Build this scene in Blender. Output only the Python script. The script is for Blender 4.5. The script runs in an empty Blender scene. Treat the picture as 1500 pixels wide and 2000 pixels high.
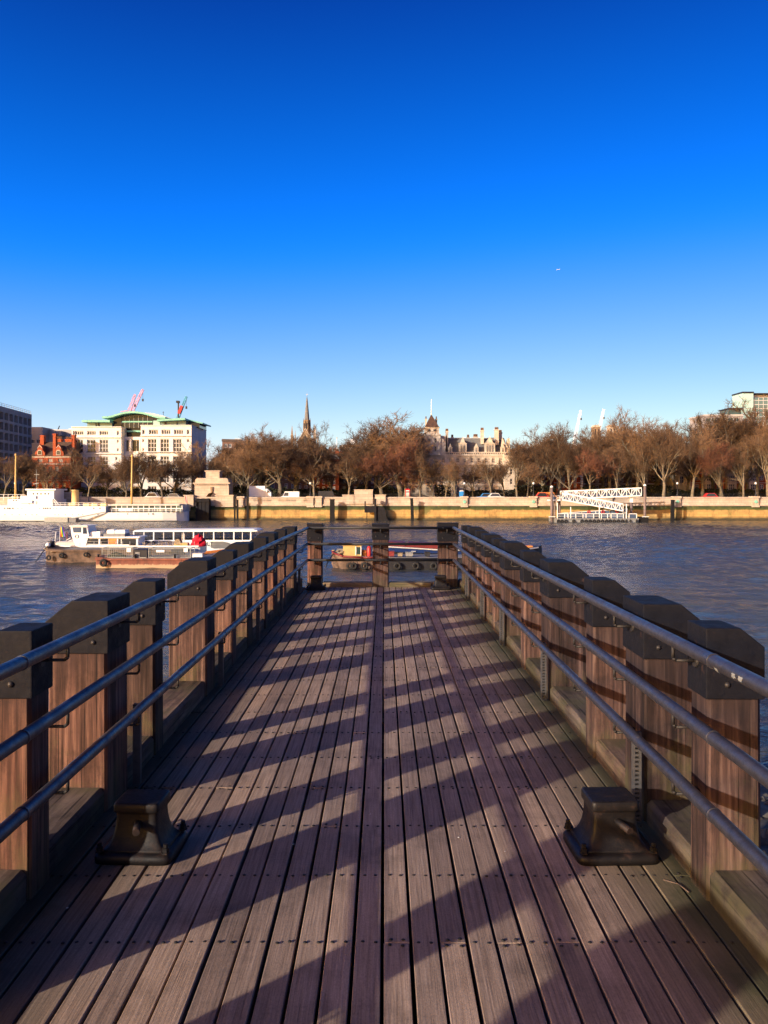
import bpy, bmesh, math, random
from mathutils import Vector, Matrix, noise
R = math.radians
random.seed(7)
scene = bpy.context.scene
col = scene.collection
# ------------------------------------------------------------------ camera, sky, sun, exposure
F, CX, HY, EYE = 1618.0, 750.0, 961.0, 1.67      # focal length (px of a 1500x2000 frame), vanishing point, eye height over deck
WATER = -5.13
cd = bpy.data.cameras.new('camera'); cam = bpy.data.objects.new('camera', cd); col.objects.link(cam)
cam.location = (0, 0, EYE); cam.rotation_euler = (R(90), 0, 0)
cd.sensor_fit = 'VERTICAL'; cd.sensor_height = 36; cd.lens = F / 2000 * 36; cd.shift_y = -(1000 - HY) / 2000
cd.clip_start = .05; cd.clip_end = 20000
scene.camera = cam
SUN_EL, SUN_AZ = 15.5, 226.3      # azimuth clockwise from +Y: behind the camera, to the left
w = bpy.data.worlds.new('World'); scene.world = w; w.use_nodes = True
nt = w.node_tree; bg = nt.nodes['Background']
sky = nt.nodes.new('ShaderNodeTexSky'); sky.sky_type = 'NISHITA'; sky.sun_disc = False
sky.sun_elevation = R(SUN_EL); sky.sun_rotation = R(SUN_AZ); sky.altitude = 0
sky.air_density = .5; sky.dust_density = .8; sky.ozone_density = 6.0
# the photograph's hard contrast, applied to the whole dome alike
v1 = nt.nodes.new('ShaderNodeVectorMath'); v1.operation = 'SUBTRACT'; v1.inputs[1].default_value = (.455, .505, 1.172)
# smooth clamp at zero: (x + sqrt(x^2 + e^2)) / 2
def vm(op, a, b_=None):
    n = nt.nodes.new('ShaderNodeVectorMath'); n.operation = op; nt.links.new(a, n.inputs[0])
    if b_ is not None:
        if isinstance(b_, tuple): n.inputs[1].default_value = b_
        else: nt.links.new(b_, n.inputs[1])
    return n
v3 = nt.nodes.new('ShaderNodeVectorMath'); v3.operation = 'MULTIPLY'; v3.inputs[1].default_value = (5.41, 2.23, 3.42)
# evens out the sky's left-right brightness difference, as in the photograph
v4 = nt.nodes.new('ShaderNodeVectorMath'); v4.operation = 'MINIMUM'; v4.inputs[1].default_value = (1e4, 1e4, 5.66)
tc = nt.nodes.new('ShaderNodeTexCoord'); sx_ = nt.nodes.new('ShaderNodeSeparateXYZ'); ma = nt.nodes.new('ShaderNodeMath'); ma.operation = 'MULTIPLY_ADD'; ma.inputs[1].default_value = -.33; ma.inputs[2].default_value = 1
v0 = nt.nodes.new('ShaderNodeVectorMath'); v0.operation = 'SCALE'
nt.links.new(tc.outputs['Generated'], sx_.inputs[0]); nt.links.new(sx_.outputs[0], ma.inputs[0]); nt.links.new(sky.outputs[0], v0.inputs[0]); nt.links.new(ma.outputs[0], v0.inputs['Scale'])
nt.links.new(v0.outputs[0], v1.inputs[0]); q1 = vm('MULTIPLY', v1.outputs[0], v1.outputs[0]); q2 = vm('ADD', q1.outputs[0], (.0016, .0006, .0006))
sp3 = nt.nodes.new('ShaderNodeSeparateXYZ'); cb3 = nt.nodes.new('ShaderNodeCombineXYZ'); nt.links.new(q2.outputs[0], sp3.inputs[0])
for k in range(3):
    sq_ = nt.nodes.new('ShaderNodeMath'); sq_.operation = 'SQRT'; nt.links.new(sp3.outputs[k], sq_.inputs[0]); nt.links.new(sq_.outputs[0], cb3.inputs[k])
q4 = vm('ADD', v1.outputs[0], cb3.outputs[0]); v2 = vm('MULTIPLY', q4.outputs[0], (.5, .5, .5))
nt.links.new(v2.outputs[0], v3.inputs[0]); nt.links.new(v3.outputs[0], v4.inputs[0]); nt.links.new(v4.outputs[0], bg.inputs[0])
bg.inputs[1].default_value = .12
sl = bpy.data.lights.new('sun', 'SUN'); sun = bpy.data.objects.new('sun', sl); col.objects.link(sun)
sl.energy = 4.4; sl.angle = R(.7); sl.color = (1, .89, .77)
sd = Vector((math.sin(R(SUN_AZ)) * math.cos(R(SUN_EL)), math.cos(R(SUN_AZ)) * math.cos(R(SUN_EL)), math.sin(R(SUN_EL))))
sun.rotation_euler = (-sd).to_track_quat('-Z', 'Y').to_euler()
sun.location = sd * 60
vs = scene.view_settings; vs.view_transform = 'Standard'; vs.look = 'None'; vs.gamma = 1; vs.exposure = .60
scene.cycles.max_bounces = 5; scene.cycles.diffuse_bounces = 2; scene.cycles.glossy_bounces = 3; scene.cycles.transmission_bounces = 4
scene.cycles.use_denoising = True

def X(px, D): return (px - CX) * D / F
def Z(py, D): return EYE - (py - HY) * D / F

# ------------------------------------------------------------------ materials
M = {}
def nodes(name):
    m = bpy.data.materials.new(name); m.use_nodes = True
    t = m.node_tree; b = t.nodes['Principled BSDF']; M[name] = m
    return m, t, b
def N(t, typ, **kw):
    n = t.nodes.new(typ)
    for k, v in kw.items():
        if k.startswith('i_'):
            key = k[2:]; n.inputs[int(key) if key.isdigit() else key.replace('_', ' ')].default_value = v
        else: setattr(n, k, v)
    return n
def mixc(t, fac, a, b, mode='MIX'):
    n = t.nodes.new('ShaderNodeMix'); n.data_type = 'RGBA'; n.blend_type = mode
    for i, v in ((0, fac), (6, a), (7, b)):
        if hasattr(v, 'is_linked'): t.links.new(v, n.inputs[i])
        elif i: n.inputs[i].default_value = (*v, 1)
        else: n.inputs[0].default_value = v
    return n.outputs[2]
def ramp(t, fac, stops):
    r = t.nodes.new('ShaderNodeValToRGB'); e = r.color_ramp.elements
    while len(e) < len(stops): e.new(.5)
    for k, (p, c) in enumerate(stops):
        e[k].position = p; e[k].color = (*c, 1) if isinstance(c, tuple) else (c, c, c, 1)
    t.links.new(fac, r.inputs[0]); return r.outputs[0]
def tex(t, scale=5, stretch=(1, 1, 1), detail=5, rough=.6, coord='Object', loc=None, dist=0):
    c = t.nodes.new('ShaderNodeTexCoord'); mp = t.nodes.new('ShaderNodeMapping')
    mp.inputs['Scale'].default_value = stretch
    t.links.new(c.outputs[coord], mp.inputs[0])
    if loc is not None: t.links.new(loc, mp.inputs['Location'])
    n = t.nodes.new('ShaderNodeTexNoise'); n.inputs['Scale'].default_value = scale
    n.inputs['Detail'].default_value = detail; n.inputs['Roughness'].default_value = rough; n.inputs['Distortion'].default_value = dist
    t.links.new(mp.outputs[0], n.inputs['Vector']); return n.outputs[0]
def orand(t):
    o = t.nodes.new('ShaderNodeObjectInfo'); return o.outputs['Random']
def bump(t, b, h, strength, dist=.02):
    n = t.nodes.new('ShaderNodeBump'); n.inputs['Strength'].default_value = strength; n.inputs['Distance'].default_value = dist
    t.links.new(h, n.inputs['Height']); t.links.new(n.outputs[0], b.inputs['Normal'])
def mul(c, k): return tuple(min(1, x * k) for x in c)
def mat(name, c, rough=.75, metal=0, var=.25, scale=3, bmp=0, rnd=0, stretch=(1, 1, 1), spec=.3, c2=None):
    m, t, b = nodes(name)
    n = tex(t, scale, stretch)
    out = ramp(t, n, [(.3, mul(c, 1 - var)), (.72, c2 or mul(c, 1 + var))])
    if rnd:
        r = ramp(t, orand(t), [(0, 1 - rnd), (1, 1 + rnd * .6)])
        out = mixc(t, 1.0, out, r, 'MULTIPLY')
    t.links.new(out, b.inputs['Base Color'])
    b.inputs['Roughness'].default_value = rough; b.inputs['Metallic'].default_value = metal
    b.inputs['Specular IOR Level'].default_value = spec
    if bmp: bump(t, b, n, bmp)
    return m
# weathered deck timber: long grain, plank-to-plank tint, mossy edges, trodden grey middle
def deck_wood():
    m, t, b = nodes('deck_wood')
    rnd = orand(t)
    cmb = N(t, 'ShaderNodeCombineXYZ'); ml = N(t, 'ShaderNodeMath', operation='MULTIPLY', i_1=37.0)
    t.links.new(rnd, ml.inputs[0]); t.links.new(ml.outputs[0], cmb.inputs[0]); t.links.new(ml.outputs[0], cmb.inputs[1])
    g = tex(t, 1.0, (95, 2.6, 30), 6, .65, loc=cmb.outputs[0])
    g2 = tex(t, 1.0, (26, .8, 8), 3, .6, loc=cmb.outputs[0], dist=.6)
    base = ramp(t, g, [(.25, (.185, .126, .090)), (.5, (.350, .248, .176)), (.78, (.49, .362, .266))])
    base = mixc(t, .30, base, ramp(t, g2, [(.3, .45), (.7, 1.25)]), 'MULTIPLY')
    base = mixc(t, 1.0, base, ramp(t, rnd, [(0, (.72, .70, .72)), (.5, (1, .98, .97)), (1, (1.26, 1.20, 1.16))]), 'MULTIPLY')
    c = N(t, 'ShaderNodeTexCoord'); ge = N(t, 'ShaderNodeNewGeometry'); sp = N(t, 'ShaderNodeSeparateXYZ')
    t.links.new(ge.outputs['Position'], sp.inputs[0])
    fg = tex(t, 160, (1, .5, 1), 3, .7, loc=cmb.outputs[0])
    base = mixc(t, .65, base, ramp(t, fg, [(.3, .62), (.5, 1.0), (.72, 1.28)]), 'MULTIPLY')
    # blotchy dirt
    nz = t.nodes.new('ShaderNodeTexNoise'); nz.inputs['Scale'].default_value = 2.2; nz.inputs['Detail'].default_value = 7; nz.inputs['Roughness'].default_value = .7
    t.links.new(ge.outputs['Position'], nz.inputs['Vector'])
    base = mixc(t, .8, base, ramp(t, nz.outputs[0], [(.35, .55), (.5, 1.0), (.7, 1.12)]), 'MULTIPLY')
    # moss and muck along both edges of the deck, broken by noise
    ax = N(t, 'ShaderNodeMath', operation='ADD', i_1=.07); t.links.new(sp.outputs[0], ax.inputs[0])
    ab = N(t, 'ShaderNodeMath', operation='ABSOLUTE'); t.links.new(ax.outputs[0], ab.inputs[0])
    ad = N(t, 'ShaderNodeMath', operation='MULTIPLY_ADD', i_1=.55); t.links.new(nz.outputs[0], ad.inputs[0]); t.links.new(ab.outputs[0], ad.inputs[2])
    edge = ramp(t, ad.outputs[0], [(0, 0.0), (1, 1.0)])
    mr = N(t, 'ShaderNodeMapRange'); mr.inputs[1].default_value = 1.22; mr.inputs[2].default_value = 1.62
    t.links.new(ad.outputs[0], mr.inputs[0])
    base = mixc(t, mr.outputs[0], base, (.070, .066, .032))
    t.links.new(base, b.inputs['Base Color'])
    t.links.new(ramp(t, g, [(.3, .85), (.7, .62)]), b.inputs['Roughness'])
    b.inputs['Specular IOR Level'].default_value = .35
    bump(t, b, g, .55, .004)
deck_wood()
def post_wood(name, dark, mid, light, stretch=(34, 34, 1.5), moss=True):
    m, t, b = nodes(name)
    rnd = orand(t)
    cmb = N(t, 'ShaderNodeCombineXYZ'); ml = N(t, 'ShaderNodeMath', operation='MULTIPLY', i_1=23.0)
    t.links.new(rnd, ml.inputs[0]); t.links.new(ml.outputs[0], cmb.inputs[0]); t.links.new(ml.outputs[0], cmb.inputs[2])
    g = tex(t, 1.0, stretch, 6, .62, loc=cmb.outputs[0], dist=.25)
    base = ramp(t, g, [(.3, dark), (.5, mid), (.72, light)])
    g3 = tex(t, 1.0, tuple(s * .22 for s in stretch), 3, .5, loc=cmb.outputs[0], dist=.8)
    base = mixc(t, .8, base, ramp(t, g3, [(.30, .18), (.45, .65), (.58, 1.05), (.75, 1.55)]), 'MULTIPLY')
    ck = tex(t, 1.0, tuple(s * (2.2 if s > 5 else .55) for s in stretch), 2, .5, loc=cmb.outputs[0])
    base = mixc(t, .85, base, ramp(t, ck, [(.33, .12), (.40, 1.0), (.6, 1.0)]), 'MULTIPLY')
    bl = tex(t, 7, (1, 1, .6), 6, .75, loc=cmb.outputs[0])
    base = mixc(t, .7, base, ramp(t, bl, [(.36, .45), (.5, 1.0), (.68, 1.15)]), 'MULTIPLY')
    base = mixc(t, 1.0, base, ramp(t, rnd, [(0, (.50, .50, .54)), (.5, (.95, .9, .88)), (1, (1.45, 1.15, 1.0))]), 'MULTIPLY')
    ge0 = N(t, 'ShaderNodeNewGeometry'); sp0 = N(t, 'ShaderNodeSeparateXYZ'); t.links.new(ge0.outputs['Position'], sp0.inputs[0])
    a0 = N(t, 'ShaderNodeMath', operation='MULTIPLY_ADD', i_1=.45); t.links.new(g3, a0.inputs[0]); t.links.new(sp0.outputs[2], a0.inputs[2])
    m0 = N(t, 'ShaderNodeMapRange'); m0.inputs[1].default_value = .82; m0.inputs[2].default_value = 1.12; m0.inputs[4].default_value = .8; t.links.new(a0.outputs[0], m0.inputs[0])
    base = mixc(t, m0.outputs[0], base, (.022, .014, .014))      # rust-black run-off below the steel cap
    if moss:
        n = tex(t, 3.5, (1, 1, .7), 6, .7, loc=cmb.outputs[0])
        ge = N(t, 'ShaderNodeNewGeometry'); sp = N(t, 'ShaderNodeSeparateXYZ'); t.links.new(ge.outputs['Position'], sp.inputs[0])
        ad = N(t, 'ShaderNodeMath', operation='MULTIPLY_ADD', i_1=-.42); t.links.new(sp.outputs[2], ad.inputs[0]); t.links.new(n, ad.inputs[2])
        mr = N(t, 'ShaderNodeMapRange'); mr.inputs[1].default_value = .38; mr.inputs[2].default_value = .62; mr.inputs[4].default_value = .75
        t.links.new(ad.outputs[0], mr.inputs[0])
        base = mixc(t, mr.outputs[0], base, (.075, .070, .028))
    t.links.new(base, b.inputs['Base Color']); b.inputs['Roughness'].default_value = .85
    b.inputs['Specular IOR Level'].default_value = .25
    bump(t, b, g, .6, .006)
post_wood('post_wood', (.020, .012, .011), (.086, .050, .042), (.225, .148, .118))
post_wood('kerb_wood', (.04, .03, .024), (.095, .074, .060), (.18, .145, .115), (22, 2, 22))
post_wood('end_kerb_wood', (.075, .055, .042), (.18, .14, .09), (.32, .26, .15), (2, 22, 22))
# black painted steel with rust showing through
def painted(name, c, rough, metal, rust, thr=.62, spec=.5):
    m, t, b = nodes(name)
    n = tex(t, 9, detail=8, rough=.7); n2 = tex(t, 28, detail=6, rough=.7)
    k = ramp(t, n, [(thr, 0.0), (thr + .1, 1.0)])
    out = mixc(t, k, ramp(t, n2, [(.3, mul(c, .75)), (.7, mul(c, 1.3))]), rust)
    t.links.new(out, b.inputs['Base Color'])
    t.links.new(ramp(t, n, [(.35, rough), (.7, min(1, rough + .3))]), b.inputs['Roughness'])
    b.inputs['Metallic'].default_value = metal; b.inputs['Specular IOR Level'].default_value = spec
    bump(t, b, n2, .7, .004)
painted('cap_steel', (.0075, .0078, .0115), .52, .0, (.050, .028, .024), .61, .12)
painted('rail_steel', (.075, .075, .092), .30, .7, (.22, .21, .215), .66)
painted('end_rail_steel', (.02, .02, .022), .35, .4, (.28, .28, .29), .62)
painted('bracket_steel', (.02, .018, .018), .5, .3, (.05, .04, .035), .66)
painted('cast_iron', (.0065, .005, .005), .42, .0, (.028, .015, .011), .55, .3)
mat('galvanised', (.10, .098, .10), .5, .5, .2, 20)
mat('nail_iron', (.035, .03, .028), .6, .4)
mat('bolt_steel', (.04, .036, .036), .5, .3, .2, 30)
# far things
mat('white_paint', (.80, .79, .76), .45, 0, .06, 1.5)
mat('ship_white', (.82, .81, .78), .4, 0, .05, .4)
mat('cream_paint', (.72, .52, .22), .5, 0, .08, 1)
mat('mast_paint', (.62, .40, .14), .5, 0, .1, 1)
mat('dark_paint', (.02, .02, .024), .5, 0, .3, 2)
mat('navy_paint', (.012, .03, .11), .35, 0, .2, 2)
mat('red_paint', (.45, .03, .03), .4, 0, .15, 2)
mat('dull_red', (.15, .02, .02), .5, 0, .2, 2)
mat('maroon_paint', (.16, .025, .025), .5, 0, .2, 2)
mat('blue_paint', (.03, .22, .55), .45, 0, .15, 2)
mat('orange_wood', (.55, .20, .05), .5, 0, .2, 3)
mat('yellow_paint', (.46, .32, .12), .55, 0, .12, 2)
mat('rubber', (.018, .018, .019), .8, 0, .3, 12)
mat('rope', (.26, .20, .13), .9, 0, .3, 8)
mat('tarpaulin', (.50, .012, .03), .55, 0, .25, 4, .5)
mat('grey_steel', (.27, .28, .27), .5, .3, .25, 6)
mat('deck_grey', (.20, .20, .20), .7, 0, .2, 3)
mat('barge_dark', (.085, .058, .046), .8, 0, .6, 1.3, .3, c2=(.19, .125, .09))
def barge_red():
    m, t, b = nodes('barge_red')
    n = tex(t, 1.1, (1, 1, .35), 7, .7); n2 = tex(t, 5, (1, 1, .3), 5, .7)
    c = ramp(t, n, [(.32, (.08, .03, .022)), (.5, (.19, .06, .038)), (.66, (.28, .10, .06))])
    ge = N(t, 'ShaderNodeTexCoord'); sp = N(t, 'ShaderNodeSeparateXYZ'); t.links.new(ge.outputs['Object'], sp.inputs[0])
    ad = N(t, 'ShaderNodeMath', operation='MULTIPLY_ADD', i_1=.45); t.links.new(n2, ad.inputs[0]); t.links.new(sp.outputs[2], ad.inputs[2])
    k = N(t, 'ShaderNodeMapRange'); k.inputs[1].default_value = .62; k.inputs[2].default_value = .48
    t.links.new(ad.outputs[0], k.inputs[0])
    c = mixc(t, k.outputs[0], c, (.42, .28, .17))
    t.links.new(c, b.inputs['Base Color']); b.inputs['Roughness'].default_value = .8; bump(t, b, n2, .3, .02)
barge_red()
def glass(name, c, rough=.08, spec=.3):
    m, t, b = nodes(name)
    r = ramp(t, orand(t), [(0, mul(c, .5)), (.6, c), (1, mul(c, 1.9))])
    t.links.new(r, b.inputs['Base Color']); b.inputs['Roughness'].default_value = rough; b.inputs['Specular IOR Level'].default_value = spec
glass('pane_dark', (.030, .034, .040)); glass('pane_green', (.045, .075, .07)); glass('pane_pale', (.20, .31, .29), .15)
def thin_glass(name):
    m, t, b = nodes(name); tr = N(t, 'ShaderNodeBsdfTransparent'); tr.inputs[0].default_value = (.9, .93, .95, 1); mx = N(t, 'ShaderNodeMixShader'); fr = N(t, 'ShaderNodeFresnel', i_IOR=1.5)
    b.inputs['Base Color'].default_value = (.02, .02, .02, 1); b.inputs['Roughness'].default_value = .03; b.inputs['Metallic'].default_value = 0
    ad = N(t, 'ShaderNodeMath', operation='ADD', i_1=.12); t.links.new(fr.outputs[0], ad.inputs[0])
    t.links.new(ad.outputs[0], mx.inputs[0]); t.links.new(tr.outputs[0], mx.inputs[1]); t.links.new(b.outputs[0], mx.inputs[2])
    t.links.new(mx.outputs[0], t.nodes['Material Output'].inputs[0])
thin_glass('saloon_glass')
glass('pane_blue', (.05, .07, .11))
def stone(name, c, joint=(.9, .45), jd=.6, var=.18, rust=.25):
    m, t, b = nodes(name)
    cd_ = N(t, 'ShaderNodeTexCoord'); sp = N(t, 'ShaderNodeSeparateXYZ'); cb = N(t, 'ShaderNodeCombineXYZ')
    t.links.new(cd_.outputs['Object'], sp.inputs[0])
    sm = N(t, 'ShaderNodeMath', operation='ADD'); t.links.new(sp.outputs[0], sm.inputs[0]); t.links.new(sp.outputs[1], sm.inputs[1])
    t.links.new(sm.outputs[0], cb.inputs[0]); t.links.new(sp.outputs[2], cb.inputs[1])
    br = N(t, 'ShaderNodeTexBrick', i_Scale=1.0); br.inputs['Brick Width'].default_value = joint[0]; br.inputs['Row Height'].default_value = joint[1]
    br.inputs['Mortar Size'].default_value = .03 if joint[1] > .2 else .012; br.inputs['Mortar Smooth'].default_value = .3
    br.inputs['Color1'].default_value = (*mul(c, 1 - var), 1); br.inputs['Color2'].default_value = (*mul(c, 1 + var * .6), 1)
    br.inputs['Mortar'].default_value = (*mul(c, jd), 1)
    t.links.new(cb.outputs[0], br.inputs['Vector'])
    n = tex(t, .35, (1, 1, .4), 6, .65)
    out = mixc(t, .8, br.outputs[0], ramp(t, n, [(.3, 1 - rust), (.55, 1.0), (.75, 1.1)]), 'MULTIPLY')
    t.links.new(out, b.inputs['Base Color']); b.inputs['Roughness'].default_value = .9; b.inputs['Specular IOR Level'].default_value = .2
    bump(t, b, br.outputs['Fac'], -.3, .02)
stone('portland', (.70, .655, .60), (1.6, .8), .8, .06, .15)
stone('granite', (.50, .405, .31), (1.5, .6), .6, .14, .3)
stone('gothic_stone', (.60, .50, .385), (1.1, .5), .7, .15, .4)
stone('brown_stone', (.30, .21, .13), (1.0, .5), .65, .2, .4)
stone('red_brick', (.36, .085, .035), (.5, .16), .75, .2, .3)
stone('brown_brick', (.20, .115, .08), (.5, .16), .75, .2, .3)
stone('cream_render', (.55, .47, .38), (2.5, 1.2), .9, .05, .2)
stone('concrete', (.30, .29, .30), (3, 1.5), .85, .08, .25)
mat('slate', (.16, .155, .145), .6, 0, .25, 1.2, .2, stretch=(1, 1, 3))
mat('dark_tile', (.085, .055, .042), .7, 0, .3, 1.5)
mat('tower_tile', (.085, .048, .036), .7, 0, .2, 1.5)
mat('copper_green', (.20, .47, .35), .55, 0, .15, .8)
mat('lead', (.55, .53, .50), .4, .2, .1, 1)
mat('pink_crane', (.62, .30, .42), .5, 0, .1, 1); mat('blue_crane', (.05, .30, .42), .5, 0, .1, 1); mat('white_crane', (.85, .85, .87), .5, 0, .05, 1)
mat('black_timber', (.008, .0075, .008), .85, 0, .4, 2, .3)
mat('pile_grey', (.17, .13, .12), .7, .1, .25, 1.5)
mat('dolphin_timber', (.011, .010, .012), .85, 0, .4, 2, .3)
mat('bark', (.165, .135, .092), .9, 0, .45, 1.6, .4, rnd=.35)
mat('twig', (.168, .102, .058), .9, 0, .35, .5, rnd=.45)
mat('red_twig', (.180, .080, .048), .9, 0, .3, .5, rnd=.25)
mat('hedge_leaf', (.03, .035, .02), .9, 0, .5, 3, .4)
mat('asphalt', (.05, .05, .052), .9); mat('paving', (.24, .22, .20), .9); mat('grass', (.06, .08, .03), .9)
mat('asphalt_line', (.75, .74, .7), .8)
def tidal():
    m, t, b = nodes('tidal_stone')
    ge = N(t, 'ShaderNodeNewGeometry'); sp = N(t, 'ShaderNodeSeparateXYZ'); t.links.new(ge.outputs['Position'], sp.inputs[0])
    n = tex(t, .28, (1, 1, 1.6), 8, .72); n2 = tex(t, .8, (1, 1, .35), 6, .7)
    ad = N(t, 'ShaderNodeMath', operation='MULTIPLY_ADD', i_1=1.1); t.links.new(n, ad.inputs[0]); t.links.new(sp.outputs[2], ad.inputs[2])
    mr = N(t, 'ShaderNodeMapRange'); mr.inputs[1].default_value = -4.65; mr.inputs[2].default_value = .95
    t.links.new(ad.outputs[0], mr.inputs[0])
    c = ramp(t, mr.outputs[0], [(0, (.05, .04, .022)), (.09, (.09, .07, .03)), (.13, (.30, .185, .06)), (.22, (.48, .30, .095)), (.42, (.44, .27, .088)),
                                 (.48, (.075, .09, .02)), (.57, (.035, .05, .014)), (.66, (.10, .08, .05))])
    c = mixc(t, .7, c, ramp(t, n2, [(.32, .45), (.5, 1.0), (.75, 1.15)]), 'MULTIPLY')
    cb = N(t, 'ShaderNodeCombineXYZ'); t.links.new(sp.outputs[0], cb.inputs[0]); t.links.new(sp.outputs[2], cb.inputs[1])
    br = N(t, 'ShaderNodeTexBrick', i_Scale=1.0); br.inputs['Brick Width'].default_value = 1.7; br.inputs['Row Height'].default_value = .62; br.inputs['Mortar Size'].default_value = .035
    br.inputs['Color1'].default_value = (.78, .78, .78, 1); br.inputs['Color2'].default_value = (1.1, 1.1, 1.1, 1); br.inputs['Mortar'].default_value = (.5, .5, .5, 1)
    t.links.new(cb.outputs[0], br.inputs['Vector']); c = mixc(t, .8, c, br.outputs[0], 'MULTIPLY')
    n3 = tex(t, .16, (1, 1, .8), 7, .7)
    k = ramp(t, n3, [(.57, 0.0), (.66, .8)])
    c = mixc(t, k, c, (.11, .115, .03))
    t.links.new(c, b.inputs['Base Color']); b.inputs['Roughness'].default_value = .85; bump(t, b, n2, .4, .08)
tidal()
def river_mat():
    m, t, b = nodes('river_water')
    ge = N(t, 'ShaderNodeNewGeometry')
    def wave(scale, st, detail, rough=.55, rot=0):
        mp = N(t, 'ShaderNodeMapping'); mp.inputs['Scale'].default_value = st; mp.inputs['Rotation'].default_value = (0, 0, rot)
        t.links.new(ge.outputs['Position'], mp.inputs[0])
        n = N(t, 'ShaderNodeTexNoise'); n.inputs['Scale'].default_value = scale; n.inputs['Detail'].default_value = detail
        n.inputs['Roughness'].default_value = rough; n.inputs['Distortion'].default_value = .4
        t.links.new(mp.outputs[0], n.inputs['Vector']); return n.outputs[0]
    a = wave(.55, (.55, 1.25, 1), 6, .6, .1); c = wave(.06, (1, 1, 1), 3); d = wave(2.4, (.7, 1.2, 1), 4, .6, -.2)
    big = ramp(t, c, [(.3, .45), (.7, 1.25)])
    m1 = N(t, 'ShaderNodeMath', operation='MULTIPLY_ADD', i_1=.22); t.links.new(d, m1.inputs[0]); t.links.new(a, m1.inputs[2])
    m2 = N(t, 'ShaderNodeMath', operation='MULTIPLY'); t.links.new(m1.outputs[0], m2.inputs[0]); t.links.new(big, m2.inputs[1])
    bump(t, b, m2.outputs[0], 1.0, .55)
    t.links.new(ramp(t, c, [(.35, (.044, .050, .050)), (.65, (.070, .070, .064))]), b.inputs['Base Color'])
    b.inputs['Roughness'].default_value = .14; b.inputs['IOR'].default_value = 1.33; b.inputs['Specular IOR Level'].default_value = .5
river_mat()
mat('shingle', (.085, .075, .062), .8, 0, .5, 2.5, .6)

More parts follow.
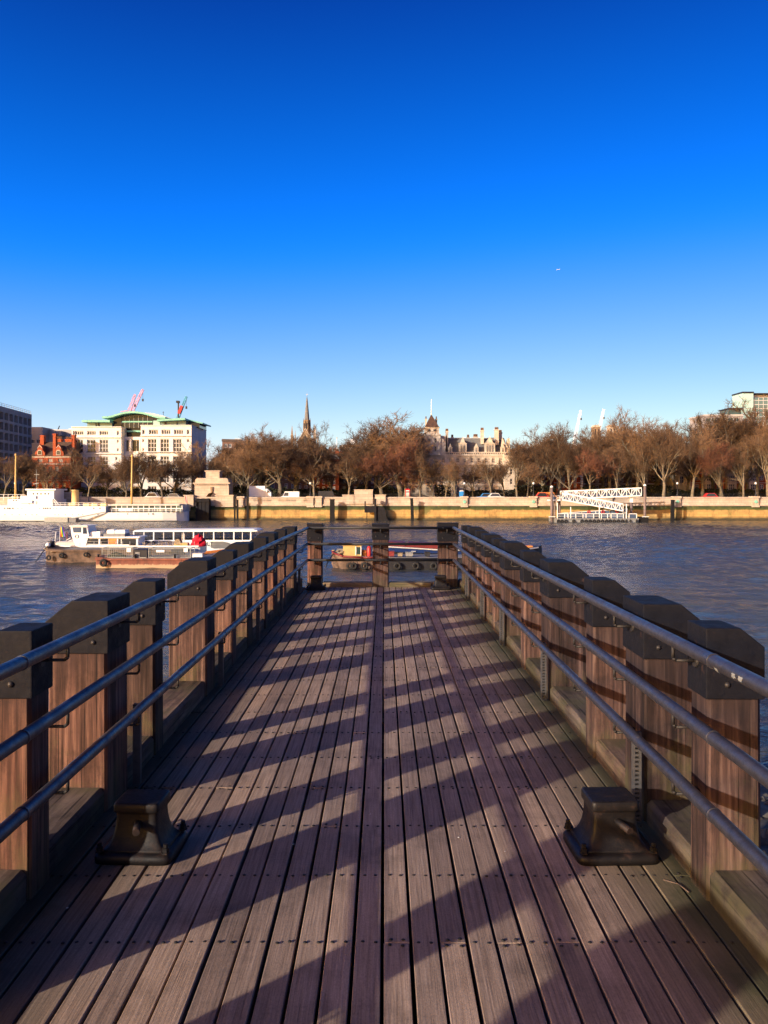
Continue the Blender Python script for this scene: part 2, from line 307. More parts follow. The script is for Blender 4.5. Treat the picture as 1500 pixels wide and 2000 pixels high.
# ------------------------------------------------------------------ mesh helpers
class MB:
    def __init__(s): s.v = []; s.f = []; s.sm = []
    def add(s, vs, fs, smooth=False):
        o = len(s.v); s.v += [tuple(p) for p in vs]
        for q in fs: s.f.append(tuple(i + o for i in q)); s.sm.append(smooth)
        return s
    def box(s, x0, x1, y0, y1, z0, z1):
        vs = [(x0, y0, z0), (x1, y0, z0), (x1, y1, z0), (x0, y1, z0), (x0, y0, z1), (x1, y0, z1), (x1, y1, z1), (x0, y1, z1)]
        return s.add(vs, [(3, 2, 1, 0), (4, 5, 6, 7), (0, 1, 5, 4), (1, 2, 6, 5), (2, 3, 7, 6), (3, 0, 4, 7)])
    def cbox(s, x0, x1, y0, y1, z0, z1, c=.005):       # chamfered top edges
        vs = [(x0, y0, z0), (x1, y0, z0), (x1, y1, z0), (x0, y1, z0), (x0, y0, z1 - c), (x1, y0, z1 - c), (x1, y1, z1 - c), (x0, y1, z1 - c),
              (x0 + c, y0 + c, z1), (x1 - c, y0 + c, z1), (x1 - c, y1 - c, z1), (x0 + c, y1 - c, z1)]
        fs = [(3, 2, 1, 0), (8, 9, 10, 11)]
        for i in range(4):
            j = (i + 1) % 4; fs += [(i, j, j + 4, i + 4), (i + 4, j + 4, j + 8, i + 8)]
        return s.add(vs, fs)
    def tube(s, p0, p1, r0, r1=None, n=8, cap=True, smooth=True):
        p0 = Vector(p0); p1 = Vector(p1); r1 = r0 if r1 is None else r1
        d = (p1 - p0).normalized(); u = d.orthogonal().normalized(); w_ = d.cross(u)
        vs = []
        for p, r in ((p0, r0), (p1, r1)):
            for i in range(n):
                a = 2 * math.pi * i / n; vs.append(p + (u * math.cos(a) + w_ * math.sin(a)) * r)
        s.add(vs, [(i, (i + 1) % n, n + (i + 1) % n, n + i) for i in range(n)], smooth)
        if cap:
            s.add(vs[:n], [tuple(range(n - 1, -1, -1))]); s.add(vs[n:], [tuple(range(n))])
        return s
    def path(s, pts, r, n=6):
        for a, b_ in zip(pts, pts[1:]): s.tube(a, b_, r, r, n)
        return s
    def bar(s, p0, p1, t):                             # square bar
        return s.tube(p0, p1, t * .7071, None, 4, True, False)
    def loft(s, rings, closed=True, cap=True, smooth=False):
        n = len(rings[0]); vs = [p for r in rings for p in r]; fs = []
        for k in range(len(rings) - 1):
            for i in range(n if closed else n - 1):
                j = (i + 1) % n; fs.append((k * n + i, k * n + j, (k + 1) * n + j, (k + 1) * n + i))
        s.add(vs, fs, smooth)
        if cap:
            s.add(rings[0], [tuple(range(n - 1, -1, -1))]); s.add(rings[-1], [tuple(range(n))])
        return s
    def prism(s, poly, y0, y1):                        # polygon in XZ, extruded along Y
        return s.loft([[(x, y0, z) for x, z in poly], [(x, y1, z) for x, z in poly]])
    def prism_x(s, poly, x0, x1):                      # polygon in YZ, extruded along X
        return s.loft([[(x0, y, z) for y, z in poly], [(x1, y, z) for y, z in poly]])
    def slab(s, poly, z0, z1):                         # polygon in XY
        return s.loft([[(x, y, z0) for x, y in poly], [(x, y, z1) for x, y in poly]])
    def lathe(s, prof, c=(0, 0, 0), n=12, smooth=True):
        rings = [[(c[0] + r * math.cos(2 * math.pi * i / n), c[1] + r * math.sin(2 * math.pi * i / n), c[2] + z) for i in range(n)] for r, z in prof]
        return s.loft(rings, True, True, smooth)
    def torus(s, c, R_, r, axis='Y', n=14, m=7):
        rings = []
        for i in range(n):
            a = 2 * math.pi * i / n; ring = []
            for j in range(m):
                b_ = 2 * math.pi * j / m; q = R_ + r * math.cos(b_); h = r * math.sin(b_)
                if axis == 'Y': ring.append((c[0] + q * math.cos(a), c[1] + h, c[2] + q * math.sin(a)))
                elif axis == 'X': ring.append((c[0] + h, c[1] + q * math.cos(a), c[2] + q * math.sin(a)))
                else: ring.append((c[0] + q * math.cos(a), c[1] + q * math.sin(a), c[2] + h))
            rings.append(ring)
        rings.append(rings[0]); return s.loft(rings, True, False, True)
    def sphere(s, c, r, n=10, m=6, sz=1.0):
        return s.lathe([(max(1e-4, r * math.sin(math.pi * k / m)), -r * sz * math.cos(math.pi * k / m)) for k in range(m + 1)], c, n)
    def mesh(s, name, m):
        me = bpy.data.meshes.new(name); me.from_pydata(s.v, [], s.f)
        me.polygons.foreach_set('use_smooth', s.sm); me.materials.append(M[m] if isinstance(m, str) else m); me.update()
        bm = bmesh.new(); bm.from_mesh(me); bmesh.ops.remove_doubles(bm, verts=bm.verts, dist=1e-5) if len(s.v) < 60000 else None
        bmesh.ops.recalc_face_normals(bm, faces=bm.faces); bm.to_mesh(me); bm.free()
        return me
    def build(s, name, m, parent=None, world=False):
        """vertices are local to the parent's origin, or world coordinates with world=True (unrotated parents only)"""
        if world and parent is not None:
            q = origin(parent); s.v = [(a - q[0], b_ - q[1], c - q[2]) for a, b_, c in s.v]
        return link(name, s.mesh(name, m), parent)
def origin(o):
    q = Vector((0, 0, 0))
    while o is not None: q += o.location; o = o.parent
    return q
def link(name, me, parent=None, loc=(0, 0, 0), rot=None, scale=None):
    o = bpy.data.objects.new(name, me); col.objects.link(o); o.parent = parent; o.location = loc
    if rot: o.rotation_euler = rot
    if scale: o.scale = scale
    return o
def tag(o, label=None, cat=None, group=None, kind=None):
    for k, v in (('label', label), ('category', cat), ('group', group), ('kind', kind)):
        if v: o[k] = v
    return o
def thing(name, label, cat, loc=(0, 0, 0), rotz=0, group=None):
    o = bpy.data.objects.new(name, None); o.empty_display_size = .2; col.objects.link(o)
    o.location = loc; o.rotation_euler = (0, 0, rotz)
    return tag(o, label, cat, group)
def struct(name, mb, m, label=None): return tag(mb.build(name, m), label or None, None, None, 'structure')
def copy_tree(o, parent=None):
    c = o.copy(); col.objects.link(c); c.parent = parent
    for ch in list(o.children): copy_tree(ch, c)
    return c
ORD = ['first', 'second', 'third', 'fourth', 'fifth', 'sixth', 'seventh', 'eighth', 'ninth', 'tenth', 'eleventh', 'twelfth', 'thirteenth', 'fourteenth', 'fifteenth', 'sixteenth']

# ------------------------------------------------------------------ setting: river, foreshore, far ground
import numpy as np
def waves(x, y):
    g = np.random.default_rng(4); h = np.zeros_like(x)
    patch = .78 + .48 * np.sin(x * .071 + 1.3 * np.sin(y * .043)) * np.sin(y * .057 + 1.7 * np.sin(x * .031)) + .2 * np.sin(x * .19 + y * .13)
    for lam, amp, n in ((5.5, .018, 4), (3.1, .016, 7), (1.9, .0115, 9), (1.25, .007, 9)):
        for k in range(n):
            a = g.normal(1.9, .75); l = lam * g.uniform(.75, 1.3); p = g.uniform(0, 6.28); q = 2 * math.pi / l
            ph = q * (x * math.cos(a) + y * math.sin(a)) + p + .8 * np.sin(x * .11 * g.uniform(.5, 1.5) + y * .09 * g.uniform(.5, 1.5) + p)
            h += amp * np.sin(ph)
    return WATER + h * patch
rv, rf_ = [], []; off = 0
for x0, x1, y0, y1, st in ((-45, 45, 10, 60, .22), (-70, 70, 60, 120, .34), (-105, 105, 120, 201, .42)):
    nx, ny = int((x1 - x0) / st), int((y1 - y0) / st)
    gx, gy = np.meshgrid(np.linspace(x0, x1, nx + 1), np.linspace(y0, y1, ny + 1))
    rv.append(np.stack([gx, gy, waves(gx, gy)], -1).reshape(-1, 3))
    i = (np.arange(ny)[:, None] * (nx + 1) + np.arange(nx)[None, :]).reshape(-1) + off
    rf_.append(np.stack([i, i + 1, i + nx + 2, i + nx + 1], -1)); off += len(rv[-1])
# calm outer sheets on both sides and under the pier
for x0, x1, y0, y1 in ((-45, 45, -8, 10), (-900, -45, -8, 60), (45, 900, -8, 60), (-900, -70, 60, 120), (70, 900, 60, 120), (-900, -105, 120, 201), (105, 900, 120, 201)):
    rv.append(np.array([(x0, y0, WATER), (x1, y0, WATER), (x1, y1, WATER), (x0, y1, WATER)], float)); rf_.append(np.array([[off, off + 1, off + 2, off + 3]])); off += 4
rv = np.concatenate(rv); rf_ = np.concatenate(rf_)
me = bpy.data.meshes.new('river'); me.vertices.add(len(rv)); me.vertices.foreach_set('co', rv.reshape(-1)); me.loops.add(rf_.size); me.loops.foreach_set('vertex_index', rf_.reshape(-1).astype(np.int32))
me.polygons.add(len(rf_)); me.polygons.foreach_set('loop_start', np.arange(0, rf_.size, 4, dtype=np.int32)); me.polygons.foreach_set('use_smooth', np.ones(len(rf_), bool)); me.update(calc_edges=True); me.materials.append(M['river_water'])
tag(link('river', me), None, None, None, 'structure')
def grid(x0, x1, y0, y1, nx, ny, zf):
    vs = [(x0 + (x1 - x0) * i / nx, y0 + (y1 - y0) * j / ny, 0) for j in range(ny + 1) for i in range(nx + 1)]
    vs = [(x, y, zf(x, y)) for x, y, _ in vs]
    return MB().add(vs, [(j * (nx + 1) + i, j * (nx + 1) + i + 1, (j + 1) * (nx + 1) + i + 1, (j + 1) * (nx + 1) + i) for j in range(ny) for i in range(nx)], True)
def shore_z(x, y):
    return -2.6 - max(0, y + 6) * .098 + .22 * noise.noise((x * .35, y * .35, 0)) + .10 * noise.noise((x * 1.3, y * 1.3, 4))
struct('foreshore', grid(-60, 60, -30, 32, 120, 62, shore_z), 'shingle')
pb = MB(); rr = random.Random(3)
for k in range(2600):
    x = rr.uniform(4.5, 15) if k % 4 else rr.uniform(-14, -2); y = rr.uniform(4, 19.5); s = rr.choice((.04, .06, .08, .12, .2)) * rr.uniform(.6, 1.3)
    z = shore_z(x, y)
    q = [(0, 0, 1), (1, 0, 0), (0, 1, 0), (-1, 0, 0), (0, -1, 0), (0, 0, -1)]
    a = rr.uniform(0, 6.28); ca, sa = math.cos(a), math.sin(a)
    vs = [(x + (p[0] * ca - p[1] * sa) * s * rr.uniform(.7, 1.4), y + (p[0] * sa + p[1] * ca) * s * rr.uniform(.7, 1.4), z + p[2] * s * .6) for p in q]
    pb.add(vs, [(0, 1, 2), (0, 2, 3), (0, 3, 4), (0, 4, 1), (5, 2, 1), (5, 3, 2), (5, 4, 3), (5, 1, 4)])
tag(pb.build('shingle_stones', 'shingle'), 'loose wet stones scattered over the foreshore', 'stones', None, 'stuff')
GZ = -.4      # street level on the far bank
struct('far_ground', MB().box(-3000, 3000, 202.3, 9000, GZ - .5, GZ), 'paving')
struct('road', MB().add([(-400, 206, GZ + .004), (400, 206, GZ + .004), (400, 218, GZ + .004), (-400, 218, GZ + .004)], [(0, 1, 2, 3)]), 'asphalt')
ml_ = MB()
for k in range(-60, 60): ml_.add([(k * 6, 211.9, GZ + .008), (k * 6 + 3, 211.9, GZ + .008), (k * 6 + 3, 212.05, GZ + .008), (k * 6, 212.05, GZ + .008)], [(0, 1, 2, 3)])
struct('road_marking', ml_, 'asphalt_line')
struct('garden_lawn', MB().add([(-400, 226, GZ + .004), (400, 226, GZ + .004), (400, 300, GZ + .004), (-400, 300, GZ + .004)], [(0, 1, 2, 3)]), 'grass')

# ------------------------------------------------------------------ pier deck
XL, XR, END = -1.449, 1.315, 14.55      # inner faces of the two post rows, far end of the planks
deck = thing('pier_deck', 'weathered timber pier deck running out over the river', 'deck', (0, 0, 0))
del deck['category']; deck['kind'] = 'structure'
PITCH, GAP = .1053, .0125
rr = random.Random(11)
JO = .535; J0 = 3.07 - 8 * JO      # joist lines
lines = [J0 + k * JO for k in range(30) if J0 + k * JO < END - .2]
nm = MB()
ncol = 26
x0 = -.006 - 13 * PITCH
MAT = M['deck_wood']
for c in range(-1, ncol):
    a = x0 + c * PITCH + GAP / 2; b_ = a + PITCH - GAP
    a = max(a, XL - .02); b_ = min(b_, XR + .02)
    if b_ - a < .03: continue
    cuts = [lines[0] - .8]; k = rr.randint(2, 7)
    if c in (13, 15, 17, 19): k = 8
    while k < len(lines): cuts.append(lines[k]); k += rr.choice((6, 7, 8, 9))
    cuts.append(END)
    if cuts[-1] - cuts[-2] < 1: cuts.pop(-2)
    for y0, y1 in zip(cuts, cuts[1:]):
        m_ = MB(); dz = rr.uniform(-.003, .003); e = rr.uniform(-.0015, .0015)
        w2, l2 = (b_ - a) / 2, (y1 - y0) / 2 - .0014
        m_.cbox(-w2, w2, -l2, l2, -.05, 0, .0022)
        o = m_.build('plank', MAT, deck); o.location = ((a + b_) / 2 + e, (y0 + y1) / 2, dz)
        o.rotation_euler = (0, R(rr.uniform(-.5, .5)), R(rr.uniform(-.02, .02)))
    for y in lines:
        for q in (.022, PITCH - GAP - .022):
            if a + q < b_:
                off = .02 if any(abs(y - u) < .01 for u in cuts) else 0
                for sgn in ((-1, 1) if off else (1,)):
                    nm.lathe([(.0078, 0), (.007, .003), (.0001, .004)], (a + q + rr.uniform(-.004, .004), y + sgn * off + rr.uniform(-.006, .006), .0005), 6)
tag(nm.build('nail_heads', 'nail_iron', deck), None, None, None, 'stuff')
for y in lines:
    MB().box(XL - .3, XR + .3, y - .045, y + .045, -.25, -.058).build('joist', 'black_timber', deck)
MB().box(XL - .3, XR + .3, -2.3, END + .1, -.5, -.28).build('under_beams', 'black_timber', deck)

# ------------------------------------------------------------------ posts
LEFT = [(.25, 'L'), (1.42, 'S'), (2.45, 'L'), (3.39, 'S'), (4.33, 'L'), (5.26, 'S'), (6.75, 'L'), (7.95, 'S'), (8.85, 'L'), (10.1, 'S'), (10.95, 'L'), (12.1, 'S'), (13.35, 'L')]
RIGHT = [(.3, 'S'), (1.35, 'L'), (2.4, 'L'), (3.38, 'S'), (4.19, 'L'), (5.19, 'S'), (6.62, 'L'), (7.77, 'S'), (8.98, 'L'), (9.94, 'S'), (10.75, 'L'), (11.75, 'S'), (12.75, 'L'), (13.75, 'S')]
SZ = {'L': (.315, .36, .185), 'S': (.225, .205, .135)}     # width across the pier, length along it, flat part of the cap
TOP, CAPZ = 1.115, .825
def make_post(label, x_in, y, kind, side, rz=0, group='timber posts edging the pier', top=TOP, capz=CAPZ):
    """side -1: left row (body extends to -x), +1: right row. Origin: inner near corner at deck level."""
    wd, ln, flat = SZ[kind]
    top = top + random.uniform(-.014, .012); rz = R(random.uniform(-.9, .9))
    t = thing('pier_post', label, 'post', (x_in, y, 0), rz, group)
    s = side
    # body: four slightly rounded long edges, a shade uneven
    def ring(z, g=0.0, ch=.014):
        a0, a1, b0, b1 = 0 + g, wd - g, 0 + g, ln - g
        pts = [(a0 + ch, b0), (a1 - ch, b0), (a1, b0 + ch), (a1, b1 - ch), (a1 - ch, b1), (a0 + ch, b1), (a0, b1 - ch), (a0, b0 + ch)]
        return [(s * px, py, z) for px, py in pts]
    body = MB().loft([ring(-6.2), ring(-.2), ring(.3, .002), ring(capz + .02, .004)])
    body.build('timber_body', 'post_wood', t)
    # steel cap: flat top, slope towards the river
    e = .007; drop = (wd - flat) * .85
    prof = [(-e, capz), (-e, top), (flat, top), (wd + e, top - drop), (wd + e, capz)]
    cp = MB().prism([(s * a, b_) for a, b_ in prof], -e, ln + e)
    me = cp.mesh('steel_cap', 'cap_steel')
    bm = bmesh.new(); bm.from_mesh(me); bmesh.ops.bevel(bm, geom=bm.edges[:], offset=.005, segments=2, affect='EDGES', profile=.6); bm.to_mesh(me); bm.free()
    link('steel_cap', me, t)
    for bx in ((.35 * wd,) if kind == 'S' else (.22 * wd, .8 * wd)):
        o = MB().lathe([(.013, 0), (.012, .006), (.005, .011), (.0005, .012)], (0, 0, 0), 8).build('bolt', 'bolt_steel', t)
        o.location = (s * bx, -e, capz + .06); o.rotation_euler = (R(90), 0, 0)
    return t
def kname(k): return 'wide' if k == 'L' else 'narrow'
posts = []
def row(lst, x_in, side, nm_):
    n = len(lst)
    for i, (y, k) in enumerate(lst):
        vis = i - 3
        if vis >= 0: lab = f'{kname(k)} brown timber post with black steel cap, {ORD[vis]} from the camera along the {nm_} railing'
        else: lab = f'{kname(k)} timber post of the {nm_} railing beside the viewer, {ORD[-vis - 1]} outside the frame'
        posts.append(make_post(lab, x_in + (.006 * math.sin(i * 2.3)), y, k, side))
row(LEFT, XL, -1, 'left'); row(RIGHT, XR, 1, 'right')
# end posts (front faces towards the camera)
SZ['E'] = (.29, .26, .29); SZ['C'] = (.26, .26, .26)
for lab, x, k, s in (('dark timber corner post with black steel cap at the far left end of the pier', -1.09, 'C', -1),
                     ('brown timber post with scuffed black cap standing alone in the middle of the pier end', -.205, 'E', 1),
                     ('brown timber corner post with black steel cap at the far right end of the pier', .955, 'C', 1)):
    SZ[k] = (SZ[k][0] if k == 'E' else (.26 if s < 0 else .35), .26, 9)
    wd = SZ[k][0]; SZ[k] = (wd, .26, wd + .007)
    t = make_post(lab, x, END + .02, k, s, 0, 'posts across the end of the pier', 1.12, .83 if k == 'E' else .80)
# kerbs between posts
def kerbs(lst, x_in, side):
    pts = [-2.2]
    for y, k in lst: pts += [y, y + SZ[k][1]]
    pts.append(END + .3)
    for a, b_ in zip(pts[::2], pts[1::2]):
        if b_ - a < .05: continue
        wd = .30; h = .125 + random.uniform(-.01, .01); c = .022
        prof = [(0.012, -.28), (0.012, h - c), (.012 + c, h), (wd - c, h), (wd, h - c), (wd, -.28)]
        mb = MB().prism([(side * q, z) for q, z in prof], a + .006, b_ - .006)
        mb.v = [(x + x_in, y, z) for x, y, z in mb.v]
        mb.build('kerb_beam', 'kerb_wood', deck)
kerbs(LEFT, XL, -1); kerbs(RIGHT, XR, 1)
for a, b_ in ((-1.088, -.21), (.09, .95)):
    MB().cbox(a, b_, END + .01, END + .27, -.3, .075, .02).build('kerb_beam', 'end_kerb_wood', deck)

# ------------------------------------------------------------------ handrails
RH = (1.045, .765, .485); RR = .0265
def handrail(label, xr, x_in, side, lst, strips):
    t = thing('handrail', label, 'handrail', (xr, -1.6, 0), 0, 'tubular steel handrails of the pier')
    for z in RH:
        m_ = MB(); ys = [-1.6, .9, 3.05, 6.9, 10.6, END - .15]
        pk = random.Random(int(z * 100) + side); pts = [(xr + pk.uniform(-.004, .004), q, z + pk.uniform(-.005, .004)) for q in ys]
        for a, b_ in zip(pts, pts[1:]): m_.tube(a, b_, RR, RR, 16, False)
        for q in pts[1:-1]: m_.tube((q[0], q[1] - .006, q[2]), (q[0], q[1] + .006, q[2]), RR + .0025, RR + .0025, 16)
        ro = m_.build('rail', 'rail_steel', t, True)
        if side > 0 and z > 1:      # paint worn through on the near end of the top rail
            wp = MB(); pk = random.Random(9)
            for k in range(14):
                yc, an, w2 = pk.uniform(2.72, 2.98), pk.uniform(1.2, 3.4), pk.uniform(.006, .022)
                rr_ = RR + .0012; vs = [(xr + rr_ * math.cos(an + i * .22), yc + j * w2 * pk.uniform(.6, 1.2), z + rr_ * math.sin(an + i * .22)) for j in (-1, 1) for i in range(4)]
                wp.add(vs, [(i, i + 1, i + 5, i + 4) for i in range(3)])
            wp.build('worn_patch', 'grey_steel', ro, True)
    # one bent bracket, shared
    dx = x_in - xr
    br = MB().path([(0, 0, -RR + .005), (0, 0, -.072), (dx * .12, 0, -.083), (dx, 0, -.083)], .0075, 6)
    br.tube((dx - side * .012, 0, -.083), (dx + side * .004, 0, -.083), .028, .028, 10)
    bme = br.mesh('bracket', 'bracket_steel')
    for i, (y, k) in enumerate(lst):
        yy = y + SZ[k][1] * .5
        for z in RH: link('bracket', bme, t, (0, yy + 1.6, z))
    # perforated upright strips under the lowest rail
    st = MB(); w_ = .042; z0, z1 = .015, RH[2] - .02
    st.box(-.008, .008, -w_ / 2, -w_ / 2 + .010, z0, z1).box(-.008, .008, w_ / 2 - .010, w_ / 2, z0, z1)
    n = 20
    for q in range(n + 1):
        zz = z0 + (z1 - z0) * q / n; st.box(-.0075, .0075, -w_ / 2 + .010, w_ / 2 - .010, zz - .0075 if q else z0, min(z1, zz + .0045))
    st.box(side * .012, side * .024, -w_ / 2, w_ / 2, z0, z1)
    sme = st.mesh('perforated_strip', 'galvanised')
    for y in strips: link('perforated_strip', sme, t, (x_in - xr - side * .045, y + 1.6, 0), (0, 0, R(90)))
    return t
handrail('left handrail of three blue-grey steel tubes bracketed to the timber posts', -1.333, XL, -1, LEFT, [y + .36 + .03 for y, k in LEFT[2:] if k == 'L'])
handrail('right handrail of three blue-grey steel tubes bracketed to the timber posts', 1.215, XR, 1, RIGHT, [y - .03 for y, k in RIGHT[2:] if k == 'L'])
t = thing('handrail', 'black handrail of three chipped tubes across the far end of the pier', 'handrail', (0, END - .1, 0), 0, 'tubular steel handrails of the pier')
for z in RH:
    MB().tube((-1.333, END - .12, z), (1.215, END - .12, z), .024, .024, 12).build('rail', 'end_rail_steel', t, True)
    for x in (-1.2, -.06, 1.1):
        MB().path([(x, END - .12, z - .02), (x, END - .12, z - .075), (x, END + .02, z - .08)], .011, 6).build('bracket', 'bracket_steel', t, True)

# ------------------------------------------------------------------ bollards
def bollard(label, x, y, rz, s=1.0):
    t = thing('mooring_bollard', label, 'bollard', (x, y, 0), R(rz), 'cast iron mooring bollards on the deck')
    def ring(hx, hy, z, c=.02): return [(hx * a * s - (c * a if d else 0), hy * b_ * s - (0 if d else c * b_), z * s) for a, b_, d in
                                        ((-1, -1, 1), (1, -1, 1), (1, -1, 0), (1, 1, 0), (1, 1, 1), (-1, 1, 1), (-1, 1, 0), (-1, -1, 0))]
    def sring(hx, hy, z, e=5.0, n=36):
        out = []
        for k in range(n):
            a = 2 * math.pi * (k + .5) / n; c_, s_ = math.cos(a), math.sin(a)
            out.append((math.copysign(abs(c_) ** (2 / e), c_) * hx * s, math.copysign(abs(s_) ** (2 / e), s_) * hy * s, z * s * .92))
        return out
    MB().loft([sring(.185, .165, .002, 9), sring(.186, .166, .03, 9), sring(.180, .160, .042, 9), sring(.170, .150, .049, 9), sring(.140, .122, .054, 8)], True, True, True).build('base_plate', 'cast_iron', t)
    prof = [(.158, .138, .05), (.146, .128, .060), (.132, .118, .076), (.119, .108, .100), (.109, .101, .13), (.103, .096, .165), (.100, .093, .20), (.100, .093, .228), (.101, .094, .234), (.108, .101, .239), (.110, .103, .244), (.110, .103, .276), (.107, .100, .283), (.100, .093, .286)]
    MB().loft([sring(a_, b_, z, 11) for a_, b_, z in prof], True, True, True).build('body', 'cast_iron', t)
    MB().tube((-.02 * s, .02, .175 * s), (.035 * s, -.19 * s, .165 * s), .0165, .0165, 10).build('cross_pin', 'cast_iron', t)
    bo = MB().lathe([(.021, 0), (.021, .006), (.016, .006), (.016, .024), (.011, .026), (.011, .042), (.0005, .043)], (0, 0, 0), 6, False).mesh('bolt', 'cast_iron')
    for a in (-1, 1):
        for b_ in (-1, 1): link('bolt', bo, t, (a * .158 * s, b_ * .138 * s, .05 * s))
    return t
bollard('black cast iron bollard in the left foreground of the deck', -1.125, 3.86, -3, .96)
bollard('black cast iron bollard in the right foreground of the deck', 1.05, 3.86, 2)
bollard('black iron bollard at the far left corner of the deck', -1.16, 14.2, 0, .9)
bollard('black iron bollard at the far right corner of the deck', .97, 14.25, 0, .9)
# a splinter and a few specks of litter on the planks
mb = MB().path([(1.20, 3.56, .004), (1.25, 3.52, .005), (1.27, 3.45, .003)], .0028, 5)
tag(mb.build('wood_splinter', 'barge_dark'), 'thin bent wood splinter lying on the deck by the right bollard', 'splinter')

sm_ = MB(); rr = random.Random(31)
for k in range(16):
    x, y = rr.uniform(-1.3, 1.25), rr.uniform(2.6, 9) ** 1.0; r_ = rr.choice((.002, .003, .003, .006))
    sm_.lathe([(r_, 0), (r_ * .6, .0016), (.0002, .002)], (x, y, .004), 6)
tag(sm_.build('grit_specks', 'lead', deck), None, None, None, 'stuff')

# ------------------------------------------------------------------ embankment wall
WD = 200.0
WX0, WX1 = -190, 190
wall = thing('embankment_wall', 'long granite embankment wall with green algae and ochre tide stains', 'wall', (0, WD, WATER))
def wz(py): return Z(py, WD)
MB().loft([[(x, WD - .0, WATER - 2), (x, WD + .35, wz(988)), (x, WD + 2.2, wz(988)), (x, WD + 2.2, WATER - 2)] for x in (WX0, WX1)]).build('tidal_face', 'tidal_stone', wall, True)
MB().box(WX0, WX1, WD + .18, WD + 2.1, wz(988), wz(984.6)).build('plinth_course', 'granite', wall, True)
MB().box(WX0, WX1, WD + .45, WD + 1.5, wz(984.6), wz(974)).build('parapet', 'granite', wall, True)
MB().prism_x([(WD + .28, wz(974)), (WD + .25, wz(972.6)), (WD + .5, wz(970.6)), (WD + 1.4, wz(970.6)), (WD + 1.65, wz(972.6)), (WD + 1.62, wz(974))], WX0, WX1).build('coping', 'granite', wall, True)
MB().box(WX0, WX1, WD - .25, WD + .1, WATER - 1, wz(1013)).build('footing', 'tidal_stone', wall, True)
for px in (-130, 30, 470, 606, 622, 907, 1042, 1190, 1323, 1476, 1630):
    m_ = MB().box(X(px - 6, WD), X(px + 6, WD), WD - .12, WD + 1.75, wz(990), wz(973)).box(X(px - 7.5, WD), X(px + 7.5, WD), WD - .3, WD + 1.9, wz(972.95), wz(969.3))
    m_.box(X(px - 7, WD), X(px + 7, WD), WD - .25, WD + 1.85, wz(990.5), wz(987.6))
    p_ = m_.build('pilaster', 'granite', wall, True)
    if px > 800:
        MB().tube((X(px, WD), WD - .12, wz(980)), (X(px, WD), WD - .32, wz(980)), .42, .36, 12).build('bronze_medallion', 'copper_green', p_, True)
# balustrade of pierced panels left of the stone block
for k in range(9):
    a = 494 + k * 12.2
    for q in range(8):
        MB().box(X(a + q * 1.35, WD), X(a + q * 1.35 + .7, WD), WD + .36, WD + .46, wz(979), wz(975.4)).build('baluster', 'granite', wall, True) if k % 4 != 3 else None

def stone_block(label, boxes, D=WD, name='stone_pedestal', m='granite', group='stone blocks on the embankment parapet'):
    xs = [b_[0] for b_ in boxes] + [b_[1] for b_ in boxes]; xc = sum(xs) / len(xs)
    t = thing(name, label, 'stone block', (X(xc, D), D, Z(max(b_[3] for b_ in boxes), D)), 0, group)
    for k, (a, b_, y0, y1, d0, d1) in enumerate(boxes):
        MB().box(X(a, D), X(b_, D), D + d0, D + d1, Z(y1, D), Z(y0 + 1.4, D)).build('block', m, t, True)
        MB().box(X(a - .9, D), X(b_ + .9, D), D + d0 - .15, D + d1 + .15, Z(y0 + 1.4, D), Z(y0, D)).build('coping', m, t, True)
    return t
stone_block('stepped stone block on the parapet behind the middle post of the pier end', [(692, 728, 956, 984, -.3, 3.6), (669, 691, 966, 985, -.2, 3.2), (732.5, 753, 966, 985, -.2, 3.2)])
stone_block('square stone block on the bank behind the yellow ship funnel', [(117, 150, 961, 985, 0, 3.5)])
stone_block('low stone block on the bank right of the yellow ship funnel', [(153, 172, 970, 986, 0, 3)])
# ------------------------------------------------------------------ arched water gate
D = WD
gate = thing('water_gate', 'rusticated stone water gate with round arch and stepped attic above', 'arch', (X(412, D), D, Z(988, D)))
def arch_wall(x0, x1, z0, z1, xc, r, zs, y0, y1, n=10):
    """wall slab with an arched opening from z0: one closed outline extruded"""
    pts = [(x0, z0), (xc - r, z0), (xc - r, zs)]
    pts += [(xc + r * math.cos(math.pi - math.pi * k / n), zs + r * math.sin(math.pi * k / n)) for k in range(1, n)]
    pts += [(xc + r, zs), (xc + r, z0), (x1, z0), (x1, z1), (x0, z1)]
    mb = MB(); N_ = len(pts)
    f = [(x, y0, z) for x, z in pts]; bk = [(x, y1, z) for x, z in pts]
    mb.add(f + bk, [(i, (i + 1) % N_, N_ + (i + 1) % N_, N_ + i) for i in range(N_)])
    me_pts = pts
    # front and back as strips around the opening
    up = [(x, z) for x, z in pts[2:3 + n]]
    for yy in (y0, y1):
        vs = [(x0, yy, z0), (xc - r, yy, z0), (xc - r, yy, zs), (x0, yy, zs)]; mb.add(vs, [(0, 1, 2, 3)])
        vs = [(xc + r, yy, z0), (x1, yy, z0), (x1, yy, zs), (xc + r, yy, zs)]; mb.add(vs, [(0, 1, 2, 3)])
        top = [(xc - r, zs)] + [(xc + r * math.cos(math.pi - math.pi * k / n), zs + r * math.sin(math.pi * k / n)) for k in range(1, n)] + [(xc + r, zs)]
        tx = [x0 + (x1 - x0) * k / n for k in range(n + 1)]
        vs = [(x, yy, z) for x, z in top] + [(x, yy, z1) for x in tx]
        mb.add(vs, [(k, k + 1, n + 2 + k, n + 1 + k) for k in range(n)])
        mb.add([(x0, yy, zs), (xc - r, yy, zs), (x0, yy, z1)], [(0, 1, 2)]); mb.add([(x1, yy, zs), (xc + r, yy, zs), (x1, yy, z1)], [(0, 1, 2)])
    return mb
